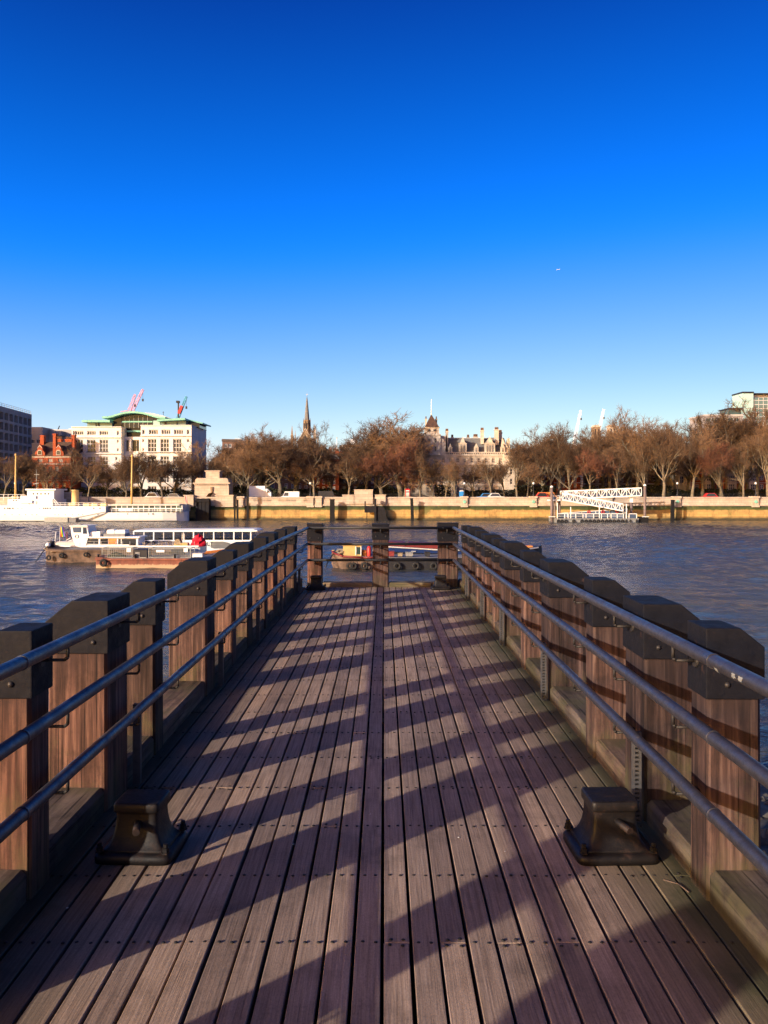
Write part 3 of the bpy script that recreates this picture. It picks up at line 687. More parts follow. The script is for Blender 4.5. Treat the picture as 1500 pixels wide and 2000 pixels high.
arch_wall(X(378.5, D), X(445.5, D), Z(990, D), Z(947, D), X(412, D), 11 * D / F, Z(973, D), D + .9, D + 6).build('arched_wall', 'granite', gate, True)
MB().box(X(375.5, D), X(448.5, D), D + .5, D + 6.4, Z(945, D), Z(942.6, D)).build('cornice', 'granite', gate, True)
for k in range(17):
    a = X(378.5 + k * 4, D); MB().box(a, a + .25, D + .6, D + .9, Z(947.2, D), Z(945, D)).build('dentil', 'granite', gate, True)
MB().box(X(378.4, D), X(445.6, D), D + .88, D + 6.02, Z(947, D), Z(945, D)).build('frieze', 'granite', gate, True)
MB().loft([[(X(379 + q, D), D + .9 + q * .05, z), (X(445 - q, D), D + .9 + q * .05, z), (X(445 - q, D), D + 5.9, z), (X(379 + q, D), D + 5.9, z)] for q, z in ((0, Z(942.6, D)), (1, Z(936, D)), (4, Z(933.5, D)))]).build('attic', 'granite', gate, True)
MB().box(X(399, D), X(426, D), D + 1.6, D + 5.2, Z(934, D), Z(921, D)).box(X(397, D), X(428, D), D + 1.4, D + 5.4, Z(921, D), Z(918.6, D)).build('attic_block', 'granite', gate, True)
MB().prism([(X(409.6, D), Z(951, D)), (X(414.4, D), Z(951, D)), (X(413.4, D), Z(962, D)), (X(410.6, D), Z(962, D))], D + .55, D + .9).build('keystone', 'brown_stone', gate, True)
for a, b_ in ((360, 378.4), (421, 456)):
    MB().box(X(a, D), X(b_, D), D - .4, D + 4, Z(990, D), Z(968.5, D)).box(X(a - .8, D), X(b_ + .8, D), D - .6, D + 4.2, Z(968.5, D), Z(966.6, D)).build('flank_wall', 'granite', gate, True)

# ------------------------------------------------------------------ black timber dolphins and piles in front of the wall
def pile(label, px, y0, D=198, w_=5, y1=1019, lean=0, name='mooring_pile', extra=None):
    t = thing(name, label, 'pile', (X(px, D), D, WATER), 0, 'black timber piles along the far wall')
    s = D / F; h = w_ * s / 2
    MB().loft([[(X(px, D) + dx * h * q + lean * s * k, D + dy * h * q, z) for dx, dy in ((-1, -1), (1, -1), (1, 1), (-1, 1))] for k, q, z in ((0, 1.05, WATER - 2), (.5, 1, (WATER + Z(y0, D)) / 2), (1, .95, Z(y0, D)))]).build('shaft', 'black_timber', t, True)
    MB().box(X(px, D) + lean * s - h * 1.1, X(px, D) + lean * s + h * 1.1, D - h * 1.1, D + h * 1.1, Z(y0, D), Z(y0 - 1, D)).build('cap', 'black_timber', t, True)
    return t
pile('thin black pile just right of the arched gate', 458.5, 968, w_=3)
pile('black pile with pale top, second right of the arched gate', 464, 977, w_=3.4)
pile('tall black pile, third right of the arched gate', 484, 955, w_=4)
pile('broad black fender pile seen above the left part of the pier end', 649, 976, w_=9)
pile('leaning black pile below the red telephone box', 806, 974, w_=6, lean=-2)
pile('black pile right of the white landing stage', 1313, 977, w_=6, lean=1)
t = thing('timber_dolphin', 'big black timber dolphin standing before the arched gate', 'dolphin', (X(395, 197.5), 197.5, WATER))
for k in range(7):
    a = 382.5 + k * 3.7
    MB().box(X(a, 197.5), X(a + 3.45, 197.5), 197.2 + .1 * (k % 2), 199.6, WATER - 1.5, Z(973.5 + (k % 3) * .5, 197.5)).build('plank', 'dolphin_timber', t, True)
MB().box(X(381.5, 197.5), X(409, 197.5), 196.9, 197.2, Z(980, 197.5), Z(977.5, 197.5)).build('waling', 'dolphin_timber', t, True)
MB().box(X(381.5, 197.5), X(409, 197.5), 196.9, 197.2, Z(1003, 197.5), Z(1000.5, 197.5)).build('waling', 'dolphin_timber', t, True)
D = 198
t = thing('timber_dolphin', 'chair-shaped black timber landing frame behind the middle post of the pier end', 'dolphin', (X(725, D), D, WATER))
def bx(a, b_, y0, y1, d0, d1, nm_, m_='dolphin_timber', p=None): return MB().box(X(a, D), X(b_, D), D + d0, D + d1, Z(y1, D), Z(y0, D)).build(nm_, m_, p or t, True)
bx(713, 733, 988, 1001, -.6, 1.2, 'platform'); bx(712, 714.6, 979, 1001, -.7, -.2, 'post'); bx(731, 735, 974, 1020, -.8, .4, 'post'); bx(716, 717.2, 1001, 1020, -.3, 0, 'post')
MB().prism([(X(a, D), Z(b_, D)) for a, b_ in ((735, 990), (748, 990), (752, 995), (755, 1012), (762, 1020), (735, 1020))], D - .4, D + 1.2).build('shadow_slab', 'dolphin_timber', t, True)  # dark solid built in the shape of the landing frame's cast shadow

# ------------------------------------------------------------------ the white naval ship
SD = 190.0
ship = thing('naval_ship', 'large white ship with yellow funnel and masts moored at the far bank', 'ship', (X(100, SD), SD, WATER))
def hullring(x, hw, z0, z1, flare=.85, y=SD + 5.2):
    return [(x, y - hw, z1), (x, y - hw * (.5 + .5 * flare), (z0 + z1) / 2), (x, y - hw * flare * .9, z0), (x, y + hw * flare * .9, z0), (x, y + hw * (.5 + .5 * flare), (z0 + z1) / 2), (x, y + hw, z1)]
hz0 = WATER - .8
st = []
for px, hw, ytop in ((-420, .3, 968), (-400, 1.6, 970), (-330, 3.6, 975), (-220, 5, 981), (-60, 5.2, 986), (60, 5.2, 988), (205.9, 5.2, 989)):
    st.append(hullring(X(px, SD), hw, hz0, Z(ytop, SD)))
for px, hw, ytop in ((206, 5.2, 1001), (270, 5.0, 1001), (315, 4.3, 1000.5), (340, 3.2, 1000), (352, 2.0, 999.6), (357, 1.0, 999.4), (358.5, .3, 999.3)):
    st.append(hullring(X(px, SD), hw, hz0, Z(ytop, SD), .85 if px < 350 else .6))
hull = MB().loft(st, True, True, False).build('hull', 'ship_white', ship, True)
def sq(a, b_, y0, y1, hw, m_='ship_white', nm_='deckhouse', par=ship, c=.0, yc=SD + 5.2): return MB().box(X(a, SD), X(b_, SD), yc - hw, yc + hw, Z(y1, SD), Z(y0, SD)).build(nm_, m_, par, True)
MB().box(X(-300, SD), X(204, SD), SD - .12 + .1, SD + .2, Z(1018.6, SD), Z(1016.9, SD)).box(X(204, SD), X(346, SD), SD + .25, SD + .8, Z(1018.6, SD), Z(1016.9, SD)).build('boot_stripe', 'dark_paint', hull, True)
dh = sq(11, 99, 975, 988.6, 4.2)
sq(33, 63, 968, 975.5, 3.4); br_ = sq(45, 98, 957.5, 975.5, 3.0, nm_='bridge')
sq(43, 103, 954.6, 957.6, 3.5, nm_='bridge_roof'); sq(33.5, 60, 977, 983, 4.6, nm_='gun_tub')
for px in (56, 64, 71, 79, 86): sq(px, px + 2.4, 963, 966, 3.08, 'pane_dark', 'window', br_)
for px in (22, 27, 31.5): sq(px, px + 2, 976.6, 979, 4.27, 'pane_dark', 'window', dh)
for px in (52, 66): sq(px, px + 3, 979, 985.5, 4.27, 'grey_steel', 'door', dh)
fn = thing_f = MB().lathe([(1.05, 0), (.82, .6), (.80, Z(957, SD) - Z(987, SD)), (.86, Z(957, SD) - Z(987, SD)), (.86, Z(955.6, SD) - Z(987, SD)), (.5, Z(955.6, SD) - Z(987, SD))], (X(133, SD), SD + 4.4, Z(988, SD)), 16).build('funnel', 'cream_paint', ship, True)
sq(121, 136, 983, 988.5, 1.6, 'cream_paint', 'funnel_casing', fn)
for px, yt in ((11, 884), (244, 886)):
    mst = MB().tube((X(px, SD), SD + 5, Z(988, SD)), (X(px + 1, SD), SD + 5, Z(yt + 6, SD)), .26, .17, 8).tube((X(px + 1, SD), SD + 5, Z(yt + 6, SD)), (X(px + 1, SD), SD + 5, Z(yt, SD)), .22, .22, 8).build('mast', 'mast_paint', ship, True)
    MB().tube((X(px + 1, SD), SD + 5, Z(yt, SD)), (X(px + 1, SD), SD + 5, Z(yt - 2, SD)), .2, .05, 8).build('masthead_light', 'dark_paint', mst, True)
MB().tube((X(53.5, SD), SD + 5, Z(955, SD)), (X(53.5, SD), SD + 5, Z(916, SD)), .09, .05, 6).bar((X(47, SD), SD + 5, Z(945, SD)), (X(58, SD), SD + 5, Z(943, SD)), .14).bar((X(49, SD), SD + 5, Z(926, SD)), (X(59, SD), SD + 5, Z(926, SD)), .1).build('aerial_mast', 'grey_steel', ship, True)
for k, (px, w_) in enumerate([(8, 1.2), (14, 1.6), (18, 1.6), (24, 1.6), (84, 2), (88, 2), (92, 2), (97, 1.6), (182, 2), (194, 2)]):
    sq(px, px + w_, 991.5, 994, 5.17 if px > 60 else 5.23, 'pane_dark', 'porthole', hull)
for px in (8, 22, 36, 48, 61, 70, 106, 113, 126, 140, 152, 160): sq(px, px + 1.0, 1004.5, 1005.7, 5.02, 'pane_dark', 'porthole', hull)
for px in (189, 212, 215.5, 229, 248, 288, 296): sq(px, px + 1.8, 1002.6, 1005, 5.02 if px < 260 else 4.65, 'pane_dark', 'porthole', hull)
for px in (34, 42, 76, 104, 110, 118, 130, 138, 146): sq(px, px + 1.0, 992.6, 993.8, 5.17, 'pane_dark', 'porthole', hull)
# quarterdeck pavilion of glazed panels under a white awning
pav = sq(207, 348, 985, 987.6, 4.2, 'lead', 'awning_roof', ship, yc=SD + 5.4)
for k in range(13):
    px = 213 + k * 10.8
    sq(px, px + 9.6, 988.2, 999, 3.9, 'pane_green', 'glazed_panel', pav, yc=SD + 5.3); sq(px + 9.6, px + 10.8, 987, 1000, 3.98, 'white_paint', 'frame_post', pav, yc=SD + 5.3)
sq(211, 354, 992.5, 993.7, 4.06, 'white_paint', 'frame_rail', pav, yc=SD + 5.3)
sq(228, 255, 993.5, 999, 4.1, 'white_paint', 'solid_panel', pav, yc=SD + 5.3)
# railings
rl = MB()
for a, b_, yt, y0, hw in ((-60, 45, 966, 977, 4.2), (99, 206, 982, 989, 4.9), (206, 352, 994.5, 1001, 4.2)):
    for q in (0, .5): rl.bar((X(a, SD), SD + 5.2 - hw, Z(yt + (y0 - yt) * q, SD)), (X(b_, SD), SD + 5.2 - hw, Z(yt + (y0 - yt) * q, SD)), .07)
    for k in range(int((b_ - a) / 9) + 1): rl.bar((X(a + k * 9, SD), SD + 5.2 - hw, Z(y0, SD)), (X(a + k * 9, SD), SD + 5.2 - hw, Z(yt, SD)), .07)
rl.build('railing', 'white_paint', ship, True)
lad = MB()
for o_ in (0, 4): lad.bar((X(93 + o_, SD), SD + 1.2, Z(969, SD)), (X(108 + o_, SD), SD + 1.2, Z(987, SD)), .12)
lad.build('bridge_ladder', 'white_paint', ship, True)
for a in (150, 165, 184): sq(a, a + 12, 984, 988.8, 1.2, 'cream_paint', 'deck_locker', ship)
gp = MB().box(X(95, SD), X(140, SD), SD - 2.4, SD - .25, WATER - .3, Z(1010.4, SD)).build('fender_pontoon', 'grey_steel', ship, True)
MB().box(X(140, SD), X(155, SD), SD - 2.2, SD - .25, WATER - .3, Z(1011, SD)).build('pontoon_end', 'deck_grey', ship, True)
MB().bar((X(148, SD), SD - 1, Z(1012, SD)), (X(206, SD), SD - .3, Z(1000, SD)), .25).build('gangway', 'grey_steel', ship, True)
MB().tube((X(353, SD), SD + 5, Z(1000, SD)), (X(354, SD), SD + 5, Z(968, SD)), .07, .05, 6).build('ensign_staff', 'white_paint', ship, True)
MB().add([(X(351.4, SD), SD + 5, Z(970, SD)), (X(354, SD), SD + 5, Z(970, SD)), (X(355, SD), SD + 5.3, Z(984, SD)), (X(352, SD), SD + 5.2, Z(983, SD)), (X(351.6, SD), SD + 5.1, Z(970, SD)), (X(354.1, SD), SD + 5.1, Z(970, SD)), (X(355.1, SD), SD + 5.4, Z(984, SD)), (X(352.1, SD), SD + 5.3, Z(983, SD))],
         [(0, 1, 2, 3), (7, 6, 5, 4), (0, 3, 7, 4), (1, 2, 6, 5)]).build('ensign', 'red_paint', ship, True)
sq(36, 41, 965, 968.2, .5, 'red_paint', 'red_cover', ship)

# ------------------------------------------------------------------ boats in midstream
def tyre(parent, x, y, z, r, world=True, axis='Y'):
    mb = MB().torus((x, y, z), r * .68, r * .32, axis, 14, 7)
    mb.path([(x, y + .05, z + r * .8), (x, y + .12, z + r * 2.0)], .02, 4)
    return mb.build('tyre_fender', 'rubber', parent, world)
def boat_hull(stations, y, m_, name, parent, chine=.8):
    """stations: (x, halfwidth, ztop, zbottom)"""
    rings = [[(x, y - hw, zt), (x, y - hw * (1 + chine) / 2, (zt + zb) / 2), (x, y - hw * chine, zb), (x, y + hw * chine, zb), (x, y + hw * (1 + chine) / 2, (zt + zb) / 2), (x, y + hw, zt)] for x, hw, zt, zb in stations]
    return MB().loft(rings).build(name, m_, parent, True)
# dark steel barge
D = 80.0
bg_ = thing('steel_barge', 'dark rust-streaked barge with tyres behind the red barge', 'barge', (X(170, D + 2), D + 2, WATER))
zt, zb = Z(1074, D), WATER - .5
h_ = boat_hull([(X(78, D), .25, Z(1068, D), zb + .6), (X(81, D), 1.3, Z(1069, D), zb + .2), (X(92, D), 2.1, Z(1072, D), zb), (X(120, D), 2.4, zt, zb), (X(330, D), 2.4, zt, zb), (X(345, D), 1.8, zt, zb + .3)], D + 2.3, 'barge_dark', 'hull', bg_, .93)
MB().box(X(95, D), X(335, D), D - .22, D - .10 + .1, zt - .16, zt + .04).build('rubbing_strake', 'barge_dark', h_, True)
for px, py, r in ((97, 1089, .26), (122, 1084.5, .27), (169, 1083, .23)): tyre(bg_, X(px, D), D - .25, Z(py, D), r)
MB().tube((X(84, D), D + 1, Z(1068, D)), (X(73, D), D - .5, Z(1097, D)), .05, .05, 5).build('anchor_chain', 'dark_paint', bg_, True)
MB().lathe([(.34, 0), (.30, .25), (.34, .5), (.3, .55)], (X(86, D), D + 1.8, Z(1070, D)), 10).build('windlass', 'dark_paint', bg_, True)
MB().lathe([(.2, 0), (.26, .2), (.1, .38), (.01, .4)], (X(84, D), D + 1.2, Z(1069, D)), 10).build('buoy', 'white_paint', bg_, True)
MB().box(X(100, D), X(330, D), D + .3, D + 4.3, zt - .1, zt + .012).build('deck', 'deck_grey', bg_, True)
MB().path([(X(86, D), D - .1, Z(1071, D)), (X(100, D), D - .25, Z(1078, D)), (X(113, D), D - .1, Z(1073, D))], .03, 5).build('rope', 'rope', bg_, True)
# red barge with cages
D = 73.8
rb = thing('steel_barge', 'rust red barge carrying wire cages nearest on the left', 'barge', (X(310, D + 2), D + 2, WATER))
zt = Z(1091, D); zb = WATER - .5
h_ = boat_hull([(X(185, D), 1.9, Z(1088, D), zb + .1), (X(187, D), 2.1, Z(1088, D), zb), (X(215, D), 2.2, Z(1091, D), zb), (X(440, D), 2.2, Z(1092, D), zb), (X(470, D), 2.1, Z(1090, D), zb + .2), (X(474, D), 1.7, Z(1089, D), zb + .4)], D + 2.2, 'barge_red', 'hull', rb, .97)
MB().box(X(186, D), X(472, D), D - .12, D - .02, zt - .14, zt + .02).build('gunwale', 'barge_red', h_, True)
MB().box(X(192, D), X(466, D), D + .2, D + 4.2, zt - .1, zt + .008).build('deck', 'deck_grey', rb, True)
tyre(rb, X(203.5, D), D - .22, Z(1099, D), .36)
tyre(rb, X(355, D), D - .22, Z(1102, D), .25)
for px in (190, 262, 340, 430): MB().lathe([(.09, 0), (.09, .3), (.13, .32), (.13, .38)], (X(px, D), D + .3, zt), 8).build('bollard', 'dark_paint', rb, True)
rpz = Z(1090, D)
DK = zt + .01
def cage(label, a, b_, ytop, y, depth, m_='grey_steel'):
    t = thing('wire_cage', label, 'cage', (X((a + b_) / 2, D), y, DK), 0, 'cages and boxes on the red barge')
    x0, x1, z0, z1 = X(a, D), X(b_, D), DK, Z(ytop, D)
    mb = MB()
    for xx in (x0, x1):
        for yy in (y, y + depth): mb.bar((xx, yy, z0), (xx, yy, z1), .06)
    for zz in (z0 + .04, z1):
        for yy in (y, y + depth): mb.bar((x0, yy, zz), (x1, yy, zz), .05)
        for xx in (x0, x1): mb.bar((xx, y, zz), (xx, y + depth, zz), .05)
    mb.build('frame', m_, t, True)
    mb = MB(); n = int((x1 - x0) / .16)
    for k in range(1, n): mb.bar((x0 + (x1 - x0) * k / n, y, z0), (x0 + (x1 - x0) * k / n, y, z1), .018)
    for k in range(1, 6): mb.bar((x0, y, z0 + (z1 - z0) * k / 6), (x1, y, z0 + (z1 - z0) * k / 6), .018)
    for k in range(1, n): mb.bar((x0 + (x1 - x0) * k / n, y + depth, z0), (x0 + (x1 - x0) * k / n, y + depth, z1), .018)
    mb.build('wire_mesh', m_, t, True)
    return t
c1 = cage('grey wire cage of netting at the left end of the red barge', 195, 254, 1071, D + .6, 1.6)
c2 = cage('long grey wire cage on the middle of the red barge', 287, 369, 1072, D + .6, 1.6)
for c_, a in ((c1, 244), (c2, 356)):
    MB().box(X(a, D), X(a + 8, D), D + .5, D + .55, Z(1079, D), Z(1071.5, D)).build('sign_plate', 'white_paint', c_, True)
MB().box(X(302, D), X(318, D), D + .5, D + .55, Z(1079.5, D), Z(1075, D)).build('sign_plate', 'white_paint', c2, True)
rr = random.Random(5)
def heap(name, label, cat, a, b_, ytop, y, m_, group=None, dep=1.2, seed=1):
    r_ = random.Random(seed); x0, x1, z0, z1 = X(a, D), X(b_, D), DK, Z(ytop, D)
    rings = []
    for k in range(7):
        f = k / 6; sc = math.sin(math.pi * min(1, .5 + f * .5)) ** .7 if k else 1.0
        ring = []
        for i in range(14):
            an = 2 * math.pi * i / 14; j = r_.uniform(.86, 1.12)
            ring.append(((x0 + x1) / 2 + (x1 - x0) / 2 * sc * math.cos(an) * j, y + dep / 2 + dep / 2 * sc * math.sin(an) * j, z0 + (z1 - z0) * f * r_.uniform(.9, 1.06)))
        rings.append(ring)
    mb = MB().loft(rings)
    o = mb.build(name, m_); q = Vector(((x0 + x1) / 2, y + dep / 2, z0))
    for v in o.data.vertices: v.co -= q
    o.location = q
    return tag(o, label, cat, group)
heap('net_heap', 'heap of green netting inside the left wire cage', 'netting', 200, 238, 1080, D + .8, 'hedge_leaf', seed=2)
t = thing('generator', 'dark machine box between the two wire cages', 'machine', (X(270, D), D + .6, DK), 0, 'cages and boxes on the red barge')
MB().cbox(X(257, D), X(284, D), D + .5, D + 1.9, DK + .06, Z(1074, D), .06).build('casing', 'dark_paint', t, True)
MB().box(X(258, D), X(283, D), D + .45, D + 1.95, DK, DK + .06).build('skid', 'grey_steel', t, True)
MB().box(X(261, D), X(270, D), D + .46, D + .5, Z(1089, D), Z(1079, D)).build('vent_panel', 'deck_grey', t, True)
t = thing('storage_box', 'small white storage box at the right end of the long cage', 'box', (X(383, D), D + .6, DK), 0, 'cages and boxes on the red barge')
MB().box(X(373, D), X(392, D), D + .6, D + 1.5, DK, Z(1083, D)).build('body', 'white_paint', t, True)
MB().box(X(372.4, D), X(392.6, D), D + .55, D + 1.55, Z(1083, D), Z(1081.6, D)).build('lid', 'lead', t, True)
for k, (a, b_, y0, y1) in enumerate(((392, 430, 1083, 1077), (396, 436, 1080, 1076), (388, 424, 1086, 1079))):
    o = MB().bar((X(a, D), D + 1 + k * .3, Z(y0, D)), (X(b_, D), D + 2 + k * .2, Z(y1, D)), .12).build('timber_baulk', 'orange_wood')
    tag(o, f'{("long", "upper", "lower")[k]} orange brown timber baulk leaning across the right end of the red barge', 'timber', 'loose timbers on the red barge')

# white workboat with wheelhouse
D = 83.5
wb = thing('work_boat', 'white work boat with raked wheelhouse moored behind the barges', 'boat', (X(240, D + 1.5), D + 1.5, WATER))
zt = Z(1068, D); zb = WATER - .4
h_ = boat_hull([(X(104, D), .2, Z(1064, D), zb + .5), (X(112, D), 1.1, Z(1065, D), zb), (X(135, D), 1.8, Z(1067, D), zb), (X(380, D), 1.8, zt, zb), (X(390, D), 1.6, zt, zb + .2)], D + 1.8, 'white_paint', 'hull', wb, .9)
MB().box(X(118, D), X(388, D), D - .10, D - .02, Z(1076, D), Z(1072, D)).build('strake', 'navy_paint', h_, True)
MB().box(X(110, D), X(388, D), D - .06, D + .1, zt, zt + .12).build('bulwark', 'white_paint', h_, True)
MB().box(X(108, D), X(388, D), D + .15, D + 3.4, zt - .1, zt + .01).build('deck', 'deck_grey', wb, True)
def ws(px, D_=D): return X(px, D_)
wh = MB().prism([(ws(143), zt), (ws(136), Z(1045, D)), (ws(134), Z(1028.5, D)), (ws(166), Z(1028.5, D)), (ws(170), Z(1046, D)), (ws(163), zt)], D + .5, D + 3).build('wheelhouse', 'white_paint', wb, True)
MB().prism([(ws(132.5), Z(1028.5, D)), (ws(133), Z(1026.8, D)), (ws(168), Z(1026.8, D)), (ws(168.5), Z(1028.5, D))], D + .3, D + 3.2).build('roof', 'white_paint', wh, True)
for poly in (((138, 1030.5), (155, 1030.5), (155, 1040.5), (140, 1040.5)), ((158.5, 1030.5), (165, 1030.5), (166.5, 1043), (158.5, 1043))):
    MB().prism([(ws(a), Z(b_, D)) for a, b_ in poly], D + .47, D + .5).build('window', 'pane_blue', wh, True)
MB().torus((ws(146), D + .44, Z(1048, D)), .17, .045, 'Y', 14, 6).build('life_ring', 'lead', wb, True)
cb_ = MB().box(ws(160), ws(266), D + .6, D + 3, zt, Z(1051, D)).build('cabin', 'white_paint', wb, True)
MB().box(ws(157), ws(270), D + .35, D + 3.2, Z(1051, D), Z(1048.8, D)).build('cabin_roof', 'white_paint', cb_, True)
for a, b_, m_ in ((161, 188, 'pane_dark'), (192, 207, 'pane_dark'), (208, 224, 'orange_wood'), (227, 232, 'pane_dark'), (234, 262, 'pane_dark')):
    MB().box(ws(a), ws(b_), D + .57, D + .6, Z(1064, D), Z(1053, D)).build('window', m_, cb_, True)
MB().prism([(ws(168), Z(1049, D)), (ws(170), Z(1040, D)), (ws(190), Z(1038.5, D)), (ws(190), Z(1049, D))], D + .8, D + 2.6).build('companion_hatch', 'white_paint', wb, True)
for a, b_, y0 in ((202, 217, 1035.5), (218, 238, 1036)): MB().cbox(ws(a), ws(b_), D + 1, D + 2.4, Z(1043, D), Z(y0, D), .1).build('life_raft', 'white_paint', wb, True)
MB().box(ws(196), ws(238), D + .9, D + 2.6, Z(1048.8, D), Z(1043, D)).build('raft_cradle', 'deck_grey', wb, True)
MB().tube((ws(93), D + 1.8, Z(1064, D)), (ws(95.5), D + 1.8, Z(1040, D)), .04, .03, 6).build('jack_staff', 'white_paint', wb, True)
MB().tube((ws(122), D + 1.2, zt), (ws(122), D + 1.2, Z(1040, D)), .06, .05, 6).build('bitt_post', 'maroon_paint', wb, True)
MB().cbox(ws(104), ws(140), D + .6, D + 2.8, zt, Z(1059, D), .12).build('fore_locker', 'lead', wb, True)
for a in ((125, 1056, 133, 1051), (130, 1057, 138, 1055)): MB().bar((ws(a[0]), D + .6, Z(a[1], D)), (ws(a[2]), D + .6, Z(a[3], D)), .05).build('hand_rail', 'white_paint', wb, True)
fl = thing('rainbow_flag', 'rainbow flag hanging from a short staff at the bow of the white work boat', 'flag', (ws(105), D + 1.5, zt))
MB().tube((ws(105), D + 1.5, zt), (ws(106), D + 1.5, Z(1029, D)), .025, .02, 5).build('staff', 'white_paint', fl, True)
FC = [(.35, .02, .02), (.6, .2, .02), (.6, .5, .03), (.03, .3, .06), (.02, .1, .5), (.2, .03, .3)]
for k, c_ in enumerate(FC):
    mat(f'flag_{k}', c_, .7, 0, .1)
    def fp(u, v):    # u down the drop, v across the stripes
        return (ws(105.6 + v * 1.0 + u * (1.2 + v * .55)), D + 1.5 + .05 * math.sin(u * 5 + v), Z(1031 + u * 20 - v * .3, D))
    vs = [fp(q / 5, v) for q in range(6) for v in (k, k + 1)]
    bk_ = [(x, y + .02, z) for x, y, z in vs]
    MB().add(vs + bk_, [(2 * q, 2 * q + 1, 2 * q + 3, 2 * q + 2) for q in range(5)] + [(12 + 2 * q, 14 + 2 * q, 15 + 2 * q, 13 + 2 * q) for q in range(5)]).build('stripe', f'flag_{k}', fl, True)
DK = zt + .01
D = 83.6
tp = heap('tarpaulin_heap', 'bright red tarpaulin bundle on the stern of the white work boat', 'tarpaulin', 367, 399, 1043.5, D + .3, 'tarpaulin', None, 1.7, 4)
heap('machinery_cover', 'crumpled black tarpaulin cover on the white work boat', 'tarpaulin', 245, 267, 1057, D + .3, 'dark_paint', None, 1.2, 6)
t = thing('deck_winch', 'small cream winch left of the red tarpaulin bundle', 'winch', (X(352, D), D + .5, DK))
MB().box(X(338, D), X(364, D), D + .5, D + 1.3, DK, Z(1061, D)).build('frame', 'yellow_paint', t, True)
MB().tube((X(344, D), D + .45, Z(1059, D)), (X(344, D), D + 1.3, Z(1059, D)), .3, .3, 12).build('drum', 'rope', t, True)
MB().bar((X(352, D), D + .8, Z(1060, D)), (X(352, D), D + .8, Z(1043, D)), .06).bar((X(356, D), D + .8, Z(1060, D)), (X(356, D), D + .8, Z(1043, D)), .06).bar((X(352, D), D + .8, Z(1046, D)), (X(356, D), D + .8, Z(1046, D)), .05).bar((X(352, D), D + .8, Z(1051, D)), (X(356, D), D + .8, Z(1051, D)), .05).build('ladder', 'lead', t, True)
# rails, aerials and ropes of the work boat
mb = MB()
for a in range(114, 388, 14): mb.tube((X(a, 83.5), 83.45, zt + .1), (X(a, 83.5), 83.45, zt + .55), .018, .018, 4)
for q in (.32, .55): mb.tube((X(114, 83.5), 83.45, zt + q), (X(240, 83.5), 83.45, zt + q), .014, .014, 4)
mb.build('guard_rail', 'lead', wb, True)
mb = MB().tube((X(150, 83.5), 85, Z(1027, 83.5)), (X(149, 83.5), 85, Z(1012, 83.5)), .025, .012, 5).tube((X(158, 83.5), 85, Z(1027, 83.5)), (X(158, 83.5), 85, Z(1019, 83.5)), .02, .012, 5).box(X(144, 83.5), X(148, 83.5), 84.8, 85.1, Z(1027, 83.5), Z(1024.5, 83.5))
mb.build('aerials', 'grey_steel', wb, True)
mb = MB(); rr = random.Random(41)
for k in range(12): MB().torus((X(rr.uniform(275, 335), 83.5), 84 + rr.uniform(0, 1), zt + .05 + rr.uniform(0, .25)), rr.uniform(.12, .22), .035, rr.choice('XYZ'), 10, 5).build('rope_coil', 'rope', wb, True)
# long glazed passenger boat
D = 89.0
pbt = thing('passenger_boat', 'long white passenger boat with a row of large saloon windows', 'boat', (X(390, D + 2), D + 2, WATER))
zt = Z(1057, D); zb = WATER - .4
h_ = boat_hull([(X(255, D), 1.9, zt, zb), (X(440, D), 2.2, zt, zb), (X(490, D), 2.0, Z(1054.5, D), zb), (X(520, D), 1.2, Z(1052, D), zb), (X(535, D), .2, Z(1050, D), zb + .6)], D + 2.2, 'white_paint', 'hull', pbt, .86)
MB().box(X(256, D), X(498, D), D + .15, D + 4.2, zt - .1, zt + .01).build('deck', 'deck_grey', pbt, True)
MB().prism([(X(258, D), Z(1039, D)), (X(262, D), Z(1035.6, D)), (X(494, D), Z(1034, D)), (X(502, D), Z(1036, D)), (X(502, D), Z(1038, D)), (X(490, D), Z(1038.5, D))], D + .1, D + 4.3).build('roof', 'white_paint', pbt, True)
xs = [260, 299, 338, 377, 416.5, 456, 489]
for k, px in enumerate(xs):
    for yy in (D + .2, D + 4.05): MB().box(X(px - 1.2, D), X(px + 1.2, D), yy, yy + .12, zt, Z(1038.6, D)).build('window_post', 'white_paint', pbt, True)
for a, b_ in zip(xs, xs[1:]):
    for yy in (D + .25, D + 4.1):
        wn = MB().box(X(a + 1.2, D), X(b_ - 1.2, D), yy, yy + .02, Z(1056.5, D), Z(1039, D))
        o = wn.build('saloon_window', 'saloon_glass' if 'saloon_glass' in M else 'pane_blue', pbt, True)
        mid = (a + b_) / 2
        MB().box(X(mid - .5, D), X(mid + .5, D), yy - .02, yy, zt, Z(1039, D)).build('glazing_bar', 'white_paint', o, True)
MB().box(X(258, D), X(492, D), D + .12, D + .2, zt - .02, zt + .12).build('sill', 'white_paint', pbt, True)
MB().box(X(262, D), X(490, D), D + 1.2, D + 3, zt, zt + .18).build('bench_row', 'deck_grey', pbt, True)
for px in (325, 338): MB().torus((X(px - 39, D), D - .03, Z(1061, D)), .2, .055, 'Y', 14, 6).build('life_ring', 'dark_paint', pbt, True)
MB().prism([(X(412, D), Z(1057.6, D)), (X(436, D), Z(1057.6, D)), (X(446, D), Z(1060, D)), (X(456, D), Z(1070, D)), (X(412, D), Z(1070, D))], D - .06, D + .0).build('blue_bow_panel', 'slate', h_, True)
